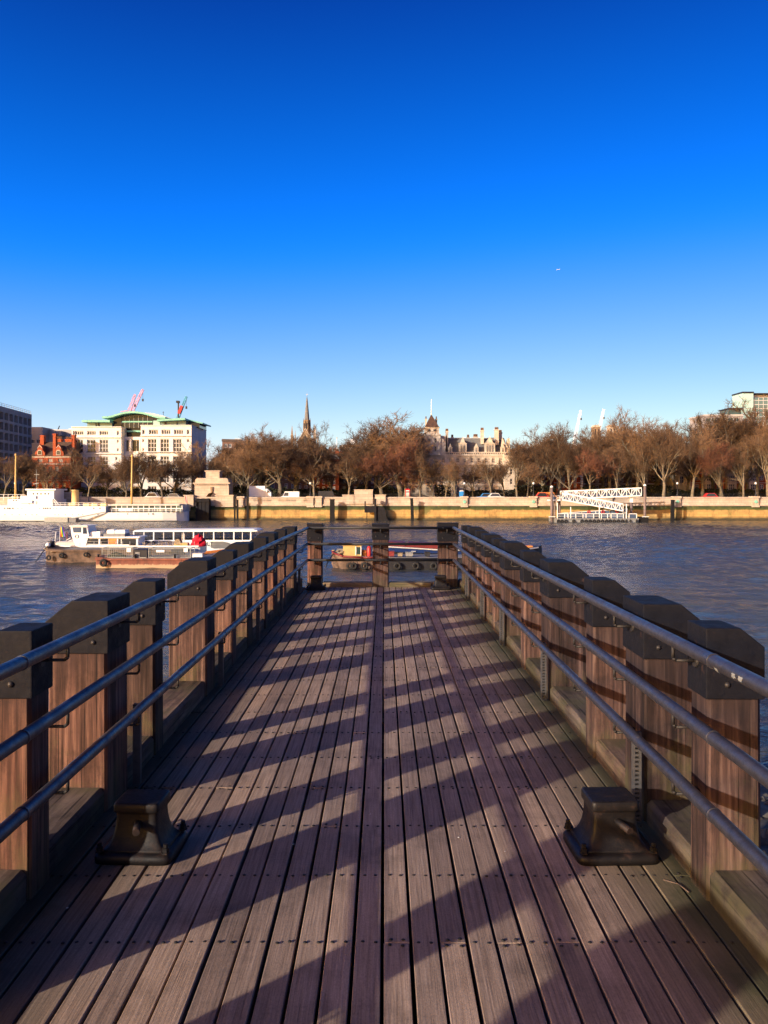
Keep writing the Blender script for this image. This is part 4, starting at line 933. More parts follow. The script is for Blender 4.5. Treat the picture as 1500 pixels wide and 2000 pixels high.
def text(s, size, loc, m_, parent, name='lettering'):
    cu = bpy.data.curves.new(name, 'FONT'); cu.body = s; cu.size = size; cu.extrude = .004; cu.align_x = 'LEFT'
    o0 = bpy.data.objects.new('tmp', cu); col.objects.link(o0); bpy.context.view_layer.update()
    me = bpy.data.meshes.new_from_object(o0.evaluated_get(bpy.context.evaluated_depsgraph_get())); bpy.data.objects.remove(o0)
    me.materials.clear(); me.materials.append(M[m_])
    q = origin(parent); return link(name, me, parent, (loc[0] - q[0], loc[1] - q[1], loc[2] - q[2]), (R(90), 0, 0))
text('ALT', .62, (X(397, D), D - .06, Z(1066, D)), 'dark_paint', h_)

# ------------------------------------------------------------------ boats seen through the pier end
D = 73.0
eb = thing('work_barge', 'brown work barge with yellow cabin left of the middle end post', 'barge', (X(692, D + 2), D + 2, WATER))
zb = WATER - .4
h_ = boat_hull([(X(645, D), .25, Z(1079, D), zb + .7), (X(651, D), 1.2, Z(1082, D), zb + .2), (X(670, D), 2.0, Z(1087, D), zb), (X(710, D), 2.2, Z(1089, D), zb), (X(734, D), 2.2, Z(1089, D), zb), (X(737, D), 1.9, Z(1089, D), zb + .2)], D + 2.2, 'barge_dark', 'hull', eb, .92)
MB().path([(X(645, D), D + 2.1, Z(1079, D)), (X(651, D), D + 1, Z(1082, D)), (X(670, D), D + .15, Z(1087, D)), (X(710, D), D - .03, Z(1089, D)), (X(734, D), D - .03, Z(1089, D))], .09, 6).build('rubbing_strake', 'maroon_paint', h_, True)
MB().box(X(672, D), X(733, D), D + .4, D + 4, Z(1091, D), Z(1088, D)).build('deck', 'deck_grey', eb, True)
cbn = MB().box(X(669, D), X(694, D), D + 1, D + 3.2, Z(1088, D), Z(1066.5, D)).box(X(694, D), X(705, D), D + 1.02, D + 3.2, Z(1088, D), Z(1067, D)).build('cabin', 'yellow_paint', eb, True)
MB().box(X(667, D), X(707, D), D + .85, D + 3.3, Z(1066.5, D), Z(1065.3, D)).build('cabin_roof', 'cream_paint', cbn, True)
MB().box(X(695, D), X(704, D), D + .96, D + 1.0, Z(1084, D), Z(1070, D)).build('door', 'pane_green', cbn, True)
for a in (693.6, 703.6): MB().box(X(a, D), X(a + 1.4, D), D + .93, D + 1.0, Z(1086, D), Z(1068.5, D)).build('door_post', 'white_paint', cbn, True)
for px in (684, 691, 712): tyre(eb, X(px, D), D - .25, Z(1105, D), .33 if px < 700 else .36)
kb = thing('steel_barge', 'black tyre-hung barge lying under the blue boat right of the middle end post', 'barge', (X(880, D + 2), D + 2, WATER))
kh = boat_hull([(X(741, D), 2.0, Z(1090, D), zb + .2), (X(745, D), 2.2, Z(1090, D), zb), (X(1000, D), 2.2, Z(1090, D), zb), (X(1030, D), 1.2, Z(1089, D), zb + .3)], D + 2.2, 'dark_paint', 'hull', kb, .94)
MB().box(X(743, D), X(1000, D), D - .08, D + .05, Z(1092, D), Z(1090, D)).build('rubbing_strake', 'black_timber', kh, True)
MB().box(X(746, D), X(1000, D), D + .3, D + 4, Z(1091.5, D), Z(1089.6, D)).build('deck', 'deck_grey', kb, True)
for px in (776, 812, 847, 890, 930): tyre(kb, X(px, D), D - .25, Z(1105, D), .36)
MB().path([(X(650, D), D + 1, Z(1083, D)), (X(641, D), D, Z(1096, D)), (X(636, D), D - .5, Z(1108, D))], .05, 5).build('anchor_chain', 'dark_paint', eb, True)
mb = MB(); rr = random.Random(8)
for k in range(10): MB().torus((X(650 + k * 2.2, D), D + 1 + rr.uniform(0, 1.4), Z(1082, D) + rr.uniform(-.05, .25)), rr.uniform(.12, .24), .045, 'Z', 12, 5).build('rope_coil', 'rope', eb, True)
MB().box(X(656, D), X(668, D), D + 1.4, D + 2.6, Z(1086, D), Z(1075, D)).build('hatch', 'deck_grey', eb, True)
t = thing('gas_cylinder', 'red gas cylinder standing left of the middle end post', 'cylinder', (X(720.5, D), D + 1, Z(1088, D)))
MB().lathe([(.19, 0), (.2, .06), (.2, .72), (.13, .85), (.06, .9)], (X(720.5, D), D + 1, Z(1088, D)), 12).build('body', 'red_paint', t, True)
MB().lathe([(.05, 0), (.05, .12), (.02, .14)], (X(720.5, D), D + 1, Z(1088, D) + .9), 8).build('valve', 'dark_paint', t, True)
t = thing('oil_drum', 'orange drum beside the red gas cylinder', 'drum', (X(711, D), D + 1.5, Z(1088, D)))
MB().lathe([(.24, 0), (.26, .02), (.25, .25), (.27, .27), (.25, .29), (.25, .5), (.24, .52)], (X(711, D), D + 1.5, Z(1088, D)), 12).build('shell', 'orange_wood', t, True)
MB().lathe([(.2, 0), (.2, .02), (.05, .03)], (X(711, D), D + 1.5, Z(1088, D) + .515), 12).build('lid', 'dark_paint', t, True)
rr = random.Random(17)
for k, (px, w_, h, m_, lab) in enumerate(((764, 12, 9, 'maroon_paint', 'maroon deck locker on the black barge right of the middle end post'), (782, 9, 5, 'rope', 'low brown crate on the black barge beside the maroon locker'), (800, 14, 7, 'deck_grey', 'grey deck box on the black barge before the blue boat'), (836, 10, 8, 'dark_paint', 'black deck box on the black barge near the right end post'))):
    t = thing('deck_box', lab, 'box', (X(px, D), D + 1.2, Z(1088, D)), 0, 'boxes on the black barge')
    MB().cbox(X(px - w_ / 2, D), X(px + w_ / 2, D), D + .9, D + 1.7, Z(1088, D), Z(1088 - h, D), .03).build('body', m_, t, True)
    MB().box(X(px - w_ / 2 - .6, D), X(px + w_ / 2 + .6, D), D + .85, D + 1.75, Z(1088 - h, D), Z(1087 - h, D)).build('lid', m_, t, True)
D = 80.0
bb = thing('narrow_boat', 'blue hulled boat with white stripe and red top behind the pier end', 'boat', (X(900, D + 2), D + 2, WATER))
def bz(py): return Z(py, D)
h_ = boat_hull([(X(738, D), 1.5, bz(1064), zb), (X(760, D), 2, bz(1067), zb), (X(860, D), 2.1, bz(1073), zb), (X(980, D), 2, bz(1074), zb), (X(1030, D), 1.6, bz(1072), zb + .1), (X(1056, D), .8, bz(1069.5), zb + .4), (X(1066, D), .12, bz(1068), zb + 1.0)], D + 2.1, 'dark_paint', 'hull', bb, .85)
mb = MB()
for (a, ya, wa), (b_, yb, wb2) in (((738, 1066, 1.5), (760, 1068, 2)), ((760, 1068, 2), (860, 1074, 2.1)), ((860, 1074, 2.1), (980, 1075, 2)), ((980, 1075, 2), (1030, 1073.5, 1.6)), ((1030, 1073.5, 1.6), (1056, 1071, .8))):
    mb.bar((X(a, D), D + 2.1 - wa - .03, bz(ya)), (X(b_, D), D + 2.1 - wb2 - .03, bz(yb)), .11)
mb.build('white_stripe', 'lead', h_, True)
mb = MB()
for (a, ya, wa), (b_, yb, wb2) in (((738, 1068, 1.48), (760, 1070, 1.98)), ((760, 1070, 1.98), (860, 1076, 2.08)), ((860, 1076, 2.08), (980, 1077, 1.98)), ((980, 1077, 1.98), (1030, 1075.5, 1.58))):
    A_, B_ = (X(a, D), D + 2.1 - wa - .015), (X(b_, D), D + 2.1 - wb2 - .015)
    mb.add([(*A_, bz(ya)), (*B_, bz(yb)), (B_[0], B_[1] + .02, bz(yb + 7)), (A_[0], A_[1] + .02, bz(ya + 7)), (A_[0], A_[1] + .1, bz(ya)), (B_[0], B_[1] + .1, bz(yb)), (B_[0], B_[1] + .12, bz(yb + 7)), (A_[0], A_[1] + .12, bz(ya + 7))], [(0, 1, 2, 3), (4, 5, 6, 7), (0, 1, 5, 4), (2, 3, 7, 6)])
mb.build('blue_band', 'navy_paint', h_, True)
MB().prism([(X(790, D), bz(1070)), (X(800, D), bz(1062)), (X(868, D), bz(1064.5)), (X(900, D), bz(1075)), (X(790, D), bz(1075))], D + .6, D + 3.6).build('cabin_top', 'dull_red', bb, True)
MB().prism([(X(750, D), bz(1068)), (X(752, D), bz(1059)), (X(792, D), bz(1061)), (X(792, D), bz(1071))], D + .7, D + 3.4).build('fore_cabin', 'maroon_paint', bb, True)
for k in range(8):
    px = 823 + k * 6
    MB().tube((X(px, D), D - .08, bz(1082)), (X(px, D), D + .1, bz(1082)), .11, .11, 10).build('scupper', 'dark_paint', h_, True)
MB().box(X(803, D), X(812, D), D - .08, D + .1, bz(1077.6), bz(1076.2)).build('name_board', 'lead', h_, True)
MB().box(X(1022, D), X(1046, D), D + 1.4, D + 2.8, bz(1073), bz(1068)).build('fore_hatch', 'orange_wood', bb, True)

# ------------------------------------------------------------------ landing stage
D = 186.0
ls = thing('landing_stage', 'floating landing stage with white railings and a row of black tyres', 'pontoon', (X(1165, D + 3), D + 3, WATER))
pz = Z(1012.5, D)
MB().box(X(1084, D), X(1247, D), D, D + 7, WATER - .6, pz).build('pontoon_hull', 'grey_steel', ls, True)
MB().box(X(1083.6, D), X(1247.4, D), D - .15, D, pz - .25, pz + .02).build('fender_rail', 'deck_grey', ls, True)
for px in (1090, 1097, 1105, 1120, 1136, 1144, 1152, 1160, 1168, 1176, 1184, 1191, 1199, 1207, 1215): tyre(ls, X(px, D), D - .35, Z(1018, D), .40)
for px in (1222.5, 1230.5, 1243): tyre(ls, X(px, D), D - .3, Z(1017.5, D), .29)
rl = MB()
for zy in (1003.5, 1008): rl.bar((X(1089, D), D + .2, Z(zy, D)), (X(1218, D), D + .2, Z(zy, D)), .13 if zy < 1005 else .06)
rl.bar((X(1229, D), D + .2, Z(1003.5, D)), (X(1244, D), D + .2, Z(1003.5, D)), .13)
for px in (1089, 1103, 1110, 1125, 1139, 1145, 1160, 1175, 1187, 1194, 1206, 1218, 1229, 1244): rl.bar((X(px, D), D + .2, pz), (X(px, D), D + .2, Z(1003.5, D)), .13)
rl.build('railing', 'white_paint', ls, True)
for a, b_ in ((1090, 1102), (1111, 1124), (1126, 1138), (1146, 1159), (1161, 1174), (1176, 1186), (1195, 1205), (1207, 1217), (1230, 1243)):
    MB().box(X(a, D), X(b_, D), D + .24, D + .28, pz + .05, Z(1004.2, D)).build('blue_panel', 'pane_blue', ls, True)
MB().prism([(X(1105, D), Z(1003, D)), (X(1234, D), Z(995, D)), (X(1234, D), Z(1011, D)), (X(1105, D), Z(1011, D))], D + 3.4, D + 3.5).build('back_panel', 'pane_blue', ls, True)
mb = MB().bar((X(1100, D), D + 3.3, Z(1003, D)), (X(1234, D), D + 3.3, Z(994.6, D)), .13)
for px in (1115, 1143, 1171, 1199, 1234): mb.bar((X(px, D), D + 3.3, pz), (X(px, D), D + 3.3, Z(1003 - (px - 1100) * .0627, D)), .12)
mb.build('sloping_rail', 'white_paint', ls, True)
for px, yt in ((1089, 982), (1115, 990), (1171, 986), (1224, 984)): MB().bar((X(px, D), D + .25, pz), (X(px, D), D + .25, Z(yt, D)), .16).build('lamp_pole', 'white_paint', ls, True)
MB().box(X(1219, D), X(1228, D), D + .6, D + 1.6, pz, Z(1000, D)).build('waiting_shelter', 'deck_grey', ls, True)
for px, py in ((1157, 1001), (1185, 1000.5), (1213, 999)): MB().torus((X(px, D), D + 3.2, Z(py, D)), .3, .11, 'Y', 14, 6).build('life_ring', 'red_paint', ls, True)
# truss gangways
def truss(label, a, b_, D_, wy, h, nbay):
    t = thing('truss_gangway', label, 'gangway', (X(a[0], D_), D_, Z(a[1], D_)), 0, 'white truss gangways of the landing stage')
    A = Vector((X(a[0], D_), D_, Z(a[1], D_))); B = Vector((X(b_[0], D_), D_, Z(b_[1], D_))); up = Vector((0, 0, h)); wv = Vector((0, wy, 0))
    for nm_, o_ in (('side_truss', 0), ('side_truss', 1)):
        mb = MB(); o = wv * o_
        mb.bar(A + o, B + o, .26); mb.bar(A + up + o, B + up + o, .26)
        for k in range(nbay + 1):
            p = A.lerp(B, k / nbay) + o; mb.bar(p, p + up, .12)
            if k < nbay:
                q = A.lerp(B, (k + 1) / nbay) + o
                if k % 2 == 0: mb.bar(p, q + up, .13)
                else: mb.bar(p + up, q, .13)
        mb.build(nm_, 'white_paint', t, True)
    ax = (B - A); n_ = Vector((-ax.z, 0, ax.x)).normalized()
    vs = [A + n_ * .05, B + n_ * .05, B + wv + n_ * .05, A + wv + n_ * .05]
    MB().add([*vs, *[v + n_ * .12 for v in vs]], [(3, 2, 1, 0), (4, 5, 6, 7), (0, 1, 5, 4), (1, 2, 6, 5), (2, 3, 7, 6), (3, 0, 4, 7)]).build('walkway', 'deck_grey', t, True)
    for sgn in (0,):
        vs = [A + Vector((0, .12, .2)), B + Vector((0, .12, .2)), B + Vector((0, .12, .95)), A + Vector((0, .12, .95))]
        MB().add([*vs, *[v + Vector((0, .04, 0)) for v in vs]], [(0, 1, 2, 3), (7, 6, 5, 4), (0, 1, 5, 4), (2, 3, 7, 6)]).build('side_panel', 'pane_blue', t, True)
    return t
truss('upper white truss gangway rising to the right above the landing stage', (1098, 974.5), (1253, 968.0), D + 4, 2.0, 1.75, 16)
truss('lower white truss gangway sloping down right to the landing stage', (1098, 976), (1217, 998), D + 1.6, 1.8, 1.55, 16)
t = thing('gangway_platform', 'white platform on legs at the left head of the gangways', 'platform', (X(1090, D + 4), D + 4, WATER))
MB().box(X(1080, D), X(1098, D), D + 2, D + 7, Z(978.5, D), Z(976, D)).build('deck', 'white_paint', t, True)
mb = MB()
for px in (1081, 1091, 1097.5): mb.bar((X(px, D), D + 2.1, Z(976, D)), (X(px, D), D + 2.1, Z(968.5, D)), .12)
mb.bar((X(1080, D), D + 2.1, Z(968.5, D)), (X(1098, D), D + 2.1, Z(968.5, D)), .12).build('railing', 'white_paint', t, True)
MB().box(X(1082, D), X(1090, D), D + 2.14, D + 2.18, Z(975.5, D), Z(969.5, D)).build('blue_panel', 'pane_blue', t, True)
for px, yy in ((1084, 2.6), (1095, 2.6), (1095, 6.4), (1105, 6.4)):
    MB().tube((X(px, D), D + yy, WATER - 1), (X(px, D), D + yy, Z(978.5, D)), .22, .22, 10).build('leg', 'pile_grey', t, True)
t = thing('gangway_column', 'white forked column under the right end of the upper gangway', 'column', (X(1246, D + 5), D + 5, WATER))
MB().tube((X(1246, D), D + 5, WATER - 1), (X(1246, D), D + 5, Z(981, D)), .3, .3, 10).build('shaft', 'pile_grey', t, True)
MB().box(X(1243.6, D), X(1248.4, D), D + 4.6, D + 5.4, Z(982, D), Z(974, D)).build('head', 'white_paint', t, True)
MB().bar((X(1245, D), D + 5, Z(975, D)), (X(1238.5, D), D + 5, Z(968, D)), .2).bar((X(1247, D), D + 5, Z(975, D)), (X(1252.5, D), D + 5, Z(968, D)), .2).build('fork', 'white_paint', t, True)
def guide_pile(label, px, ytop, D_):
    t = thing('guide_pile', label, 'pile', (X(px, D_), D_, WATER), 0, 'tall grey guide piles of the landing stage')
    MB().tube((X(px, D_), D_, WATER - 2), (X(px, D_), D_, Z(ytop + 2.5, D_)), .31, .31, 14).build('shaft', 'pile_grey', t, True)
    MB().lathe([(.36, 0), (.36, .12), (.25, .32), (.02, .42)], (X(px, D_), D_, Z(ytop + 3, D_)), 14).build('cone_cap', 'white_paint', t, True)
    MB().torus((X(px, D_), D_, Z(1009, D_)), .5, .12, 'Z', 12, 6).build('collar', 'grey_steel', t, True)
    MB().box(X(px - 7, D_), X(px + 6, D_), D_ - .8, D_ - .45, Z(1009.6, D_), Z(1008.6, D_)).build('bracket_arm', 'white_paint', t, True)
guide_pile('tall grey guide pile with white cap left of the landing stage', 1077.5, 949, D + 1)
guide_pile('tall grey guide pile with white cap right of the landing stage', 1259.5, 946, D + 1)
o = MB().box(X(1247, D), X(1268, D), D + .5, D + 2.5, WATER - .3, Z(1009.5, D)).build('timber_fender', 'black_timber'); tag(o, 'black timber fender raft at the right end of the landing stage', 'fender')
q = Vector((X(1257, D), D + 1.5, WATER))
for v in o.data.vertices: v.co -= q
o.location = q

# ------------------------------------------------------------------ buildings
WCACHE = {}
def window(parent, x0, x1, z0, z1, y, cols=2, rows=2, fm='white_paint', pm='pane_dark', bar=.10, name='window'):
    """frame with glazing bars (part) and pane (sub-part); mesh shared between equal sizes"""
    w_, h = round(x1 - x0, 2), round(z1 - z0, 2); key = (w_, h, cols, rows, fm, pm, bar)
    if key not in WCACHE:
        mb = MB(); b_ = bar
        mb.box(0, w_, 0, .12, 0, b_).box(0, w_, 0, .12, h - b_, h).box(0, b_, 0, .12, b_, h - b_).box(w_ - b_, w_, 0, .12, b_, h - b_)
        for c in range(1, cols): mb.box(w_ * c / cols - b_ * .4, w_ * c / cols + b_ * .4, .01, .11, b_, h - b_)
        for r_ in range(1, rows): mb.box(b_, w_ - b_, .02, .10, h * r_ / rows - b_ * .4, h * r_ / rows + b_ * .4)
        WCACHE[key] = (mb.mesh('window', fm), MB().box(b_ * .5, w_ - b_ * .5, .06, .09, b_ * .5, h - b_ * .5).mesh('pane', pm))
    o = link(name, WCACHE[key][0], parent, (x0, y, z0)); link('pane', WCACHE[key][1], o)
    return o
def facade(mb, x0, x1, z0, z1, y, ops, dep):
    xs = sorted({x0, x1, *[o[0] for o in ops], *[o[1] for o in ops]}); zs = sorted({z0, z1, *[o[2] for o in ops], *[o[3] for o in ops]})
    for a, b_ in zip(xs, xs[1:]):
        run = None
        for c, d in zip(zs, zs[1:]):
            mx, mz = (a + b_) / 2, (c + d) / 2
            if any(o[0] < mx < o[1] and o[2] < mz < o[3] for o in ops): continue
            mb.add([(a, y, c), (b_, y, c), (b_, y, d), (a, y, d)], [(0, 1, 2, 3)])
    for a, b_, c, d in ops:
        mb.add([(a, y, c), (b_, y, c), (b_, y + dep, c), (a, y + dep, c)], [(0, 1, 2, 3)]); mb.add([(a, y, d), (b_, y, d), (b_, y + dep, d), (a, y + dep, d)], [(0, 1, 2, 3)])
        mb.add([(a, y, c), (a, y, d), (a, y + dep, d), (a, y + dep, c)], [(0, 1, 2, 3)]); mb.add([(b_, y, c), (b_, y, d), (b_, y + dep, d), (b_, y + dep, c)], [(0, 1, 2, 3)])
class Bld:
    """a building whose front stands at distance D; pixel columns/rows of the photograph give its real size at that distance"""
    def __init__(s, name, label, px0, px1, D, cat='building', group='buildings on the far bank', rotz=0):
        s.D = D; s.c = (px0 + px1) / 2; s.s = D / F
        s.t = thing(name, label, cat, (X(s.c, D), D, GZ), rotz, group)
    def x(s, px): return (px - s.c) * s.s
    def z(s, py): return Z(py, s.D) - GZ
    def box(s, name, m, a, b_, y0, y1, d0, d1, parent=None):
        return MB().box(s.x(a), s.x(b_), d0, d1, s.z(y1), s.z(y0)).build(name, m, parent or s.t)
    def prism(s, name, m, poly, d0, d1, parent=None):
        return MB().prism([(s.x(a), s.z(b_)) for a, b_ in poly], d0, d1).build(name, m, parent or s.t)
    def block(s, a, b_, y0, m, wins=(), depth=12, y1=None, d0=0.0, dep=.35, fm='white_paint', pm='pane_dark', bar=.12, name='wall', roof=None):
        """wins: (y0, y1, [x centres], width, cols, rows)"""
        z0 = 0 if y1 is None else s.z(y1); ops = []; wl = []
        for wy0, wy1, xc, w_, c, r_ in wins:
            for q in xc:
                ops.append((s.x(q - w_ / 2), s.x(q + w_ / 2), s.z(wy1), s.z(wy0))); wl.append((c, r_))
        mb = MB(); X0, X1, Z1 = s.x(a), s.x(b_), s.z(y0)
        facade(mb, X0, X1, z0, Z1, d0, ops, dep)
        mb.add([(X0, d0, z0), (X1, d0, z0), (X1, d0 + depth, z0), (X0, d0 + depth, z0), (X0, d0, Z1), (X1, d0, Z1), (X1, d0 + depth, Z1), (X0, d0 + depth, Z1)],
               [(4, 5, 6, 7), (1, 2, 6, 5), (2, 3, 7, 6), (3, 0, 4, 7), (3, 2, 1, 0)])
        w_ = mb.build(name, m, s.t)
        for o, (c, r_) in zip(ops, wl): window(s.t, o[0] + .004, o[1] - .004, o[2] + .004, o[3] - .004, d0 + dep * .6, c, r_, fm, pm, bar)
        return w_
    def chimney(s, a, b_, y0, y1, d0, d1, m, pots=2, parent=None, potm='brown_brick'):
        o = s.box('chimney', m, a, b_, y0 + 2.2, y1, d0, d1, parent)
        s.box('chimney_cap', m, a - .7, b_ + .7, y0, y0 + 2.2, d0 - .12, d1 + .12, o) if parent is None else None
        for k in range(pots):
            q = s.x(a + (b_ - a) * (k + .5) / pots)
            MB().lathe([(.2, 0), (.16, .7), (.2, .75)], (q, (d0 + d1) / 2, s.z(y0)), 8).build('chimney_pot', potm, o if parent is None else parent)
        return o

# --- concrete frame office block, its long side in shade
b = Bld('concrete_office_block', 'dark concrete frame office block cut by the left edge', -45, 62, 262)
p0 = Vector((X(-70, 236), 236)); p1 = Vector((X(62, 292), 292)); dv = p1 - p0; L = dv.length
b.t.location = (p0.x, p0.y, GZ); b.t.rotation_euler = (0, 0, math.atan2(dv.y, dv.x))
H = Z(797, 255) - GZ + 1.5
ops = []; nc, nr = 13, 8
for i in range(nc):
    for j in range(nr):
        a = L * (i + .13) / nc; ops.append((a, a + L / nc * .74, 2 + (H - 3.4) * j / nr + .5, 2 + (H - 3.4) * (j + 1) / nr - .35))
mb = MB(); facade(mb, 0, L, 0, H, 0, ops, 1.2)
mb.add([(0, 0, 0), (L, 0, 0), (L, 18, 0), (0, 18, 0), (0, 0, H), (L, 0, H), (L, 18, H), (0, 18, H)], [(4, 5, 6, 7), (1, 2, 6, 5), (2, 3, 7, 6), (3, 0, 4, 7)])
mb.build('wall', 'concrete', b.t)
for o in ops: window(b.t, o[0] + .003, o[1] - .003, o[2] + .003, o[3] - .003, .9, 2, 1, 'grey_steel', 'pane_dark', .12)
rl = MB()
for k in range(28): rl.bar((L * k / 27, .3, H), (L * k / 27, .3, H + 1.1), .09)
for q in (.55, 1.1): rl.bar((0, .3, H + q), (L, .3, H + q), .08)
rl.build('roof_railing', 'grey_steel', b.t)
MB().box(.5, L * .46, 3, 9, H, H + 2.6).build('plant_room', 'concrete', b.t)
MB().box(L * .86, L * 1.03, 4, 12, H - 6, H - .7).build('stair_tower', 'concrete', b.t)
# --- pale blocks behind the brick house
b = Bld('pale_office_block', 'plain beige block behind the tall brick chimneys on the left', 57, 145, 300)
b.block(57, 83, 834, 'cream_render', [(858, 866, [64, 75], 7, 2, 1)], 14); b.block(83, 146, 837, 'cream_render', [(846, 850, [123], 3, 1, 1), (843, 852, [96, 104], 5, 1, 1), (856, 864, [92, 104, 116, 128], 7, 2, 1)], 14, d0=6)
b.box('roof_plant', 'concrete', 96, 116, 841, 850, 2, 6); b.box('roof_rail', 'lead', 84, 146, 836, 837.2, 6.1, 6.4)
b.box('roof_unit', 'white_paint', 118, 132, 833.4, 837, 8, 11)
b.prism('antenna_mast', 'dark_paint', [(94.5, 837), (98.5, 828), (99.5, 828), (96.5, 837)], 8, 8.4)
# --- red brick gabled house
b = Bld('brick_house', 'red brick gabled house with tall chimneys left of the white office building', 62, 138, 232, 'house')
b.block(62, 138, 891, 'red_brick', [(896, 902.5, [78.5, 98, 118], 9, 3, 2), (911, 920, [72, 85, 98, 111, 125], 7, 2, 2), (927, 936, [72, 85, 98, 111, 125], 7, 2, 2), (943, 953, [72, 85, 98, 111, 125], 7, 2, 2)], 12, fm='cream_render', bar=.16)
for y0, y1 in ((890.4, 893.6), (905.5, 907), (922.5, 923.6), (938, 939.2)): b.box('string_course', 'cream_render', 61.8, 138.2, y0, y1, -.14, 0)
rf = MB().loft([[(b.x(61), -.4, b.z(891)), (b.x(139), -.4, b.z(891)), (b.x(139), 12.4, b.z(891)), (b.x(61), 12.4, b.z(891))], [(b.x(74), 5.2, b.z(861)), (b.x(136), 5.2, b.z(861)), (b.x(136), 6.8, b.z(861)), (b.x(74), 6.8, b.z(861))]]).build('roof', 'dark_tile', b.t)
for gx in (78.5, 115):
    g = MB().prism([(b.x(gx + a), b.z(y)) for a, y in ((-10, 891), (-9.5, 884), (-5.2, 879), (-4.2, 873), (0, 867.5), (4.2, 873), (5.2, 879), (9.5, 884), (10, 891))], -.25, .5).build('gable', 'red_brick', b.t)
    MB().prism([(b.x(gx - 9), b.z(885)), (b.x(gx), b.z(869)), (b.x(gx + 9), b.z(885))], .5, 6).build('gable_roof', 'dark_tile', g)
    MB().prism([(b.x(gx + a), b.z(y)) for a, y in ((-4.4, 889), (-4.4, 882), (-2.6, 879), (2.6, 879), (4.4, 882), (4.4, 889))], -.42, -.25).build('window_surround', 'cream_render', g)
    MB().prism([(b.x(gx + a), b.z(y)) for a, y in ((-3.4, 888), (-3.4, 882.5), (-2, 880.2), (2, 880.2), (3.4, 882.5), (3.4, 888))], -.46, -.42).build('pane', 'pane_dark', g)
    MB().prism([(b.x(gx + a), b.z(y)) for a, y in ((-5, 876), (0, 871), (5, 876), (5, 875), (0, 869.6), (-5, 875))], -.34, -.25).build('gable_trim', 'cream_render', g)
for a, c, y0, y1, d0 in ((66.5, 74, 848, 890, 4), (104, 109.5, 847, 891, -.3), (132, 137.5, 848, 890, 3)): b.chimney(a, c, y0, y1, d0, d0 + 1.4, 'red_brick', 0)
for a, c in ((92, 103), (111, 124)): b.chimney(a, c, 855, 872, 6, 7.4, 'red_brick', 5)
b.box('door', 'dark_paint', 93, 98, 956, 974, -.05, 0)
# --- white office building with green curved roof
b = Bld('white_office_building', 'white stone office building with curved green copper roof', 140, 372, 240)
big = [154, 178.5, 203]; bigr = [297.5, 322, 346.5]
W1 = [(841.5, 850, [155, 179, 203], 17, 4, 1), (841.5, 850, [144.6, 230.5], 4.6, 1, 1), (858.5, 883.5, big, 17, 3, 3), (859, 865, [144, 230.5], 4, 1, 1), (875.5, 881.5, [230.5], 4, 1, 1),
      (891.5, 915, big, 17, 3, 3), (921, 944, big, 17, 3, 3), (950, 966, big, 17, 3, 2), (892, 899, [227.5], 4.5, 1, 1)]
b.block(140, 237, 834.5, 'portland', W1, 20, fm='portland', pm='pane_dark', bar=.17)
W2 = [(839, 848.5, [300, 324.5, 349], 18, 4, 1), (839, 848.5, [280.5, 367.5], 5.4, 1, 1), (857, 882.5, bigr, 17, 3, 3), (857.5, 864, [280, 367.5], 4.4, 1, 1), (875, 881, [280], 4, 1, 1),
      (890.5, 914, bigr, 17, 3, 3), (920, 943, bigr, 17, 3, 3), (949, 965, bigr, 17, 3, 2)]
b.block(275, 374, 831.5, 'portland', W2, 20, fm='portland', pm='pane_dark', bar=.17)
b.block(237, 275, 852, 'portland', [(858, 881, [260], 17, 2, 1), (858, 881, [243.5], 5, 1, 1), (892, 915, [258], 17, 2, 2), (922, 945, [258], 17, 2, 2), (950, 972, [258], 17, 2, 2)], 14, d0=2.5, dep=1.0, fm='lead', pm='pane_dark', bar=.14)
for px in (250.2, 269.6): MB().tube((b.x(px), 2.1, b.z(882)), (b.x(px), 2.1, b.z(857)), .32, .28, 10).build('column', 'portland', b.t)
b.box('atrium_glazing', 'pane_dark', 237, 275, 834, 852, 5, 12); b.box('balcony', 'copper_green', 240, 274, 839, 842, 3.5, 5)
for a, c, y in ((139.4, 237.6, 834.5), (274.4, 374.8, 831.5)):
    b.box('parapet', 'portland', a, c, y - 1.4, y, -.3, 20); b.box('cornice', 'portland', a, c, y + 19, y + 20.4, -.5, 0); b.box('cornice', 'portland', a, c, y + 50.4, y + 52, -.6, 0); b.box('string_course', 'portland', a, c, y + 82, y + 83, -.3, 0)
for c0, lst in ((0, big), (0, bigr)):
    for q in lst:
        rl = MB()
        for k in range(9): rl.bar((b.x(q - 8.5 + k * 2.1), -.25, b.z(885.5)), (b.x(q - 8.5 + k * 2.1), -.25, b.z(881.8)), .07)
        rl.bar((b.x(q - 8.8), -.25, b.z(881.8)), (b.x(q + 8.8), -.25, b.z(881.8)), .09).build('balcony_rail', 'dark_paint', b.t)
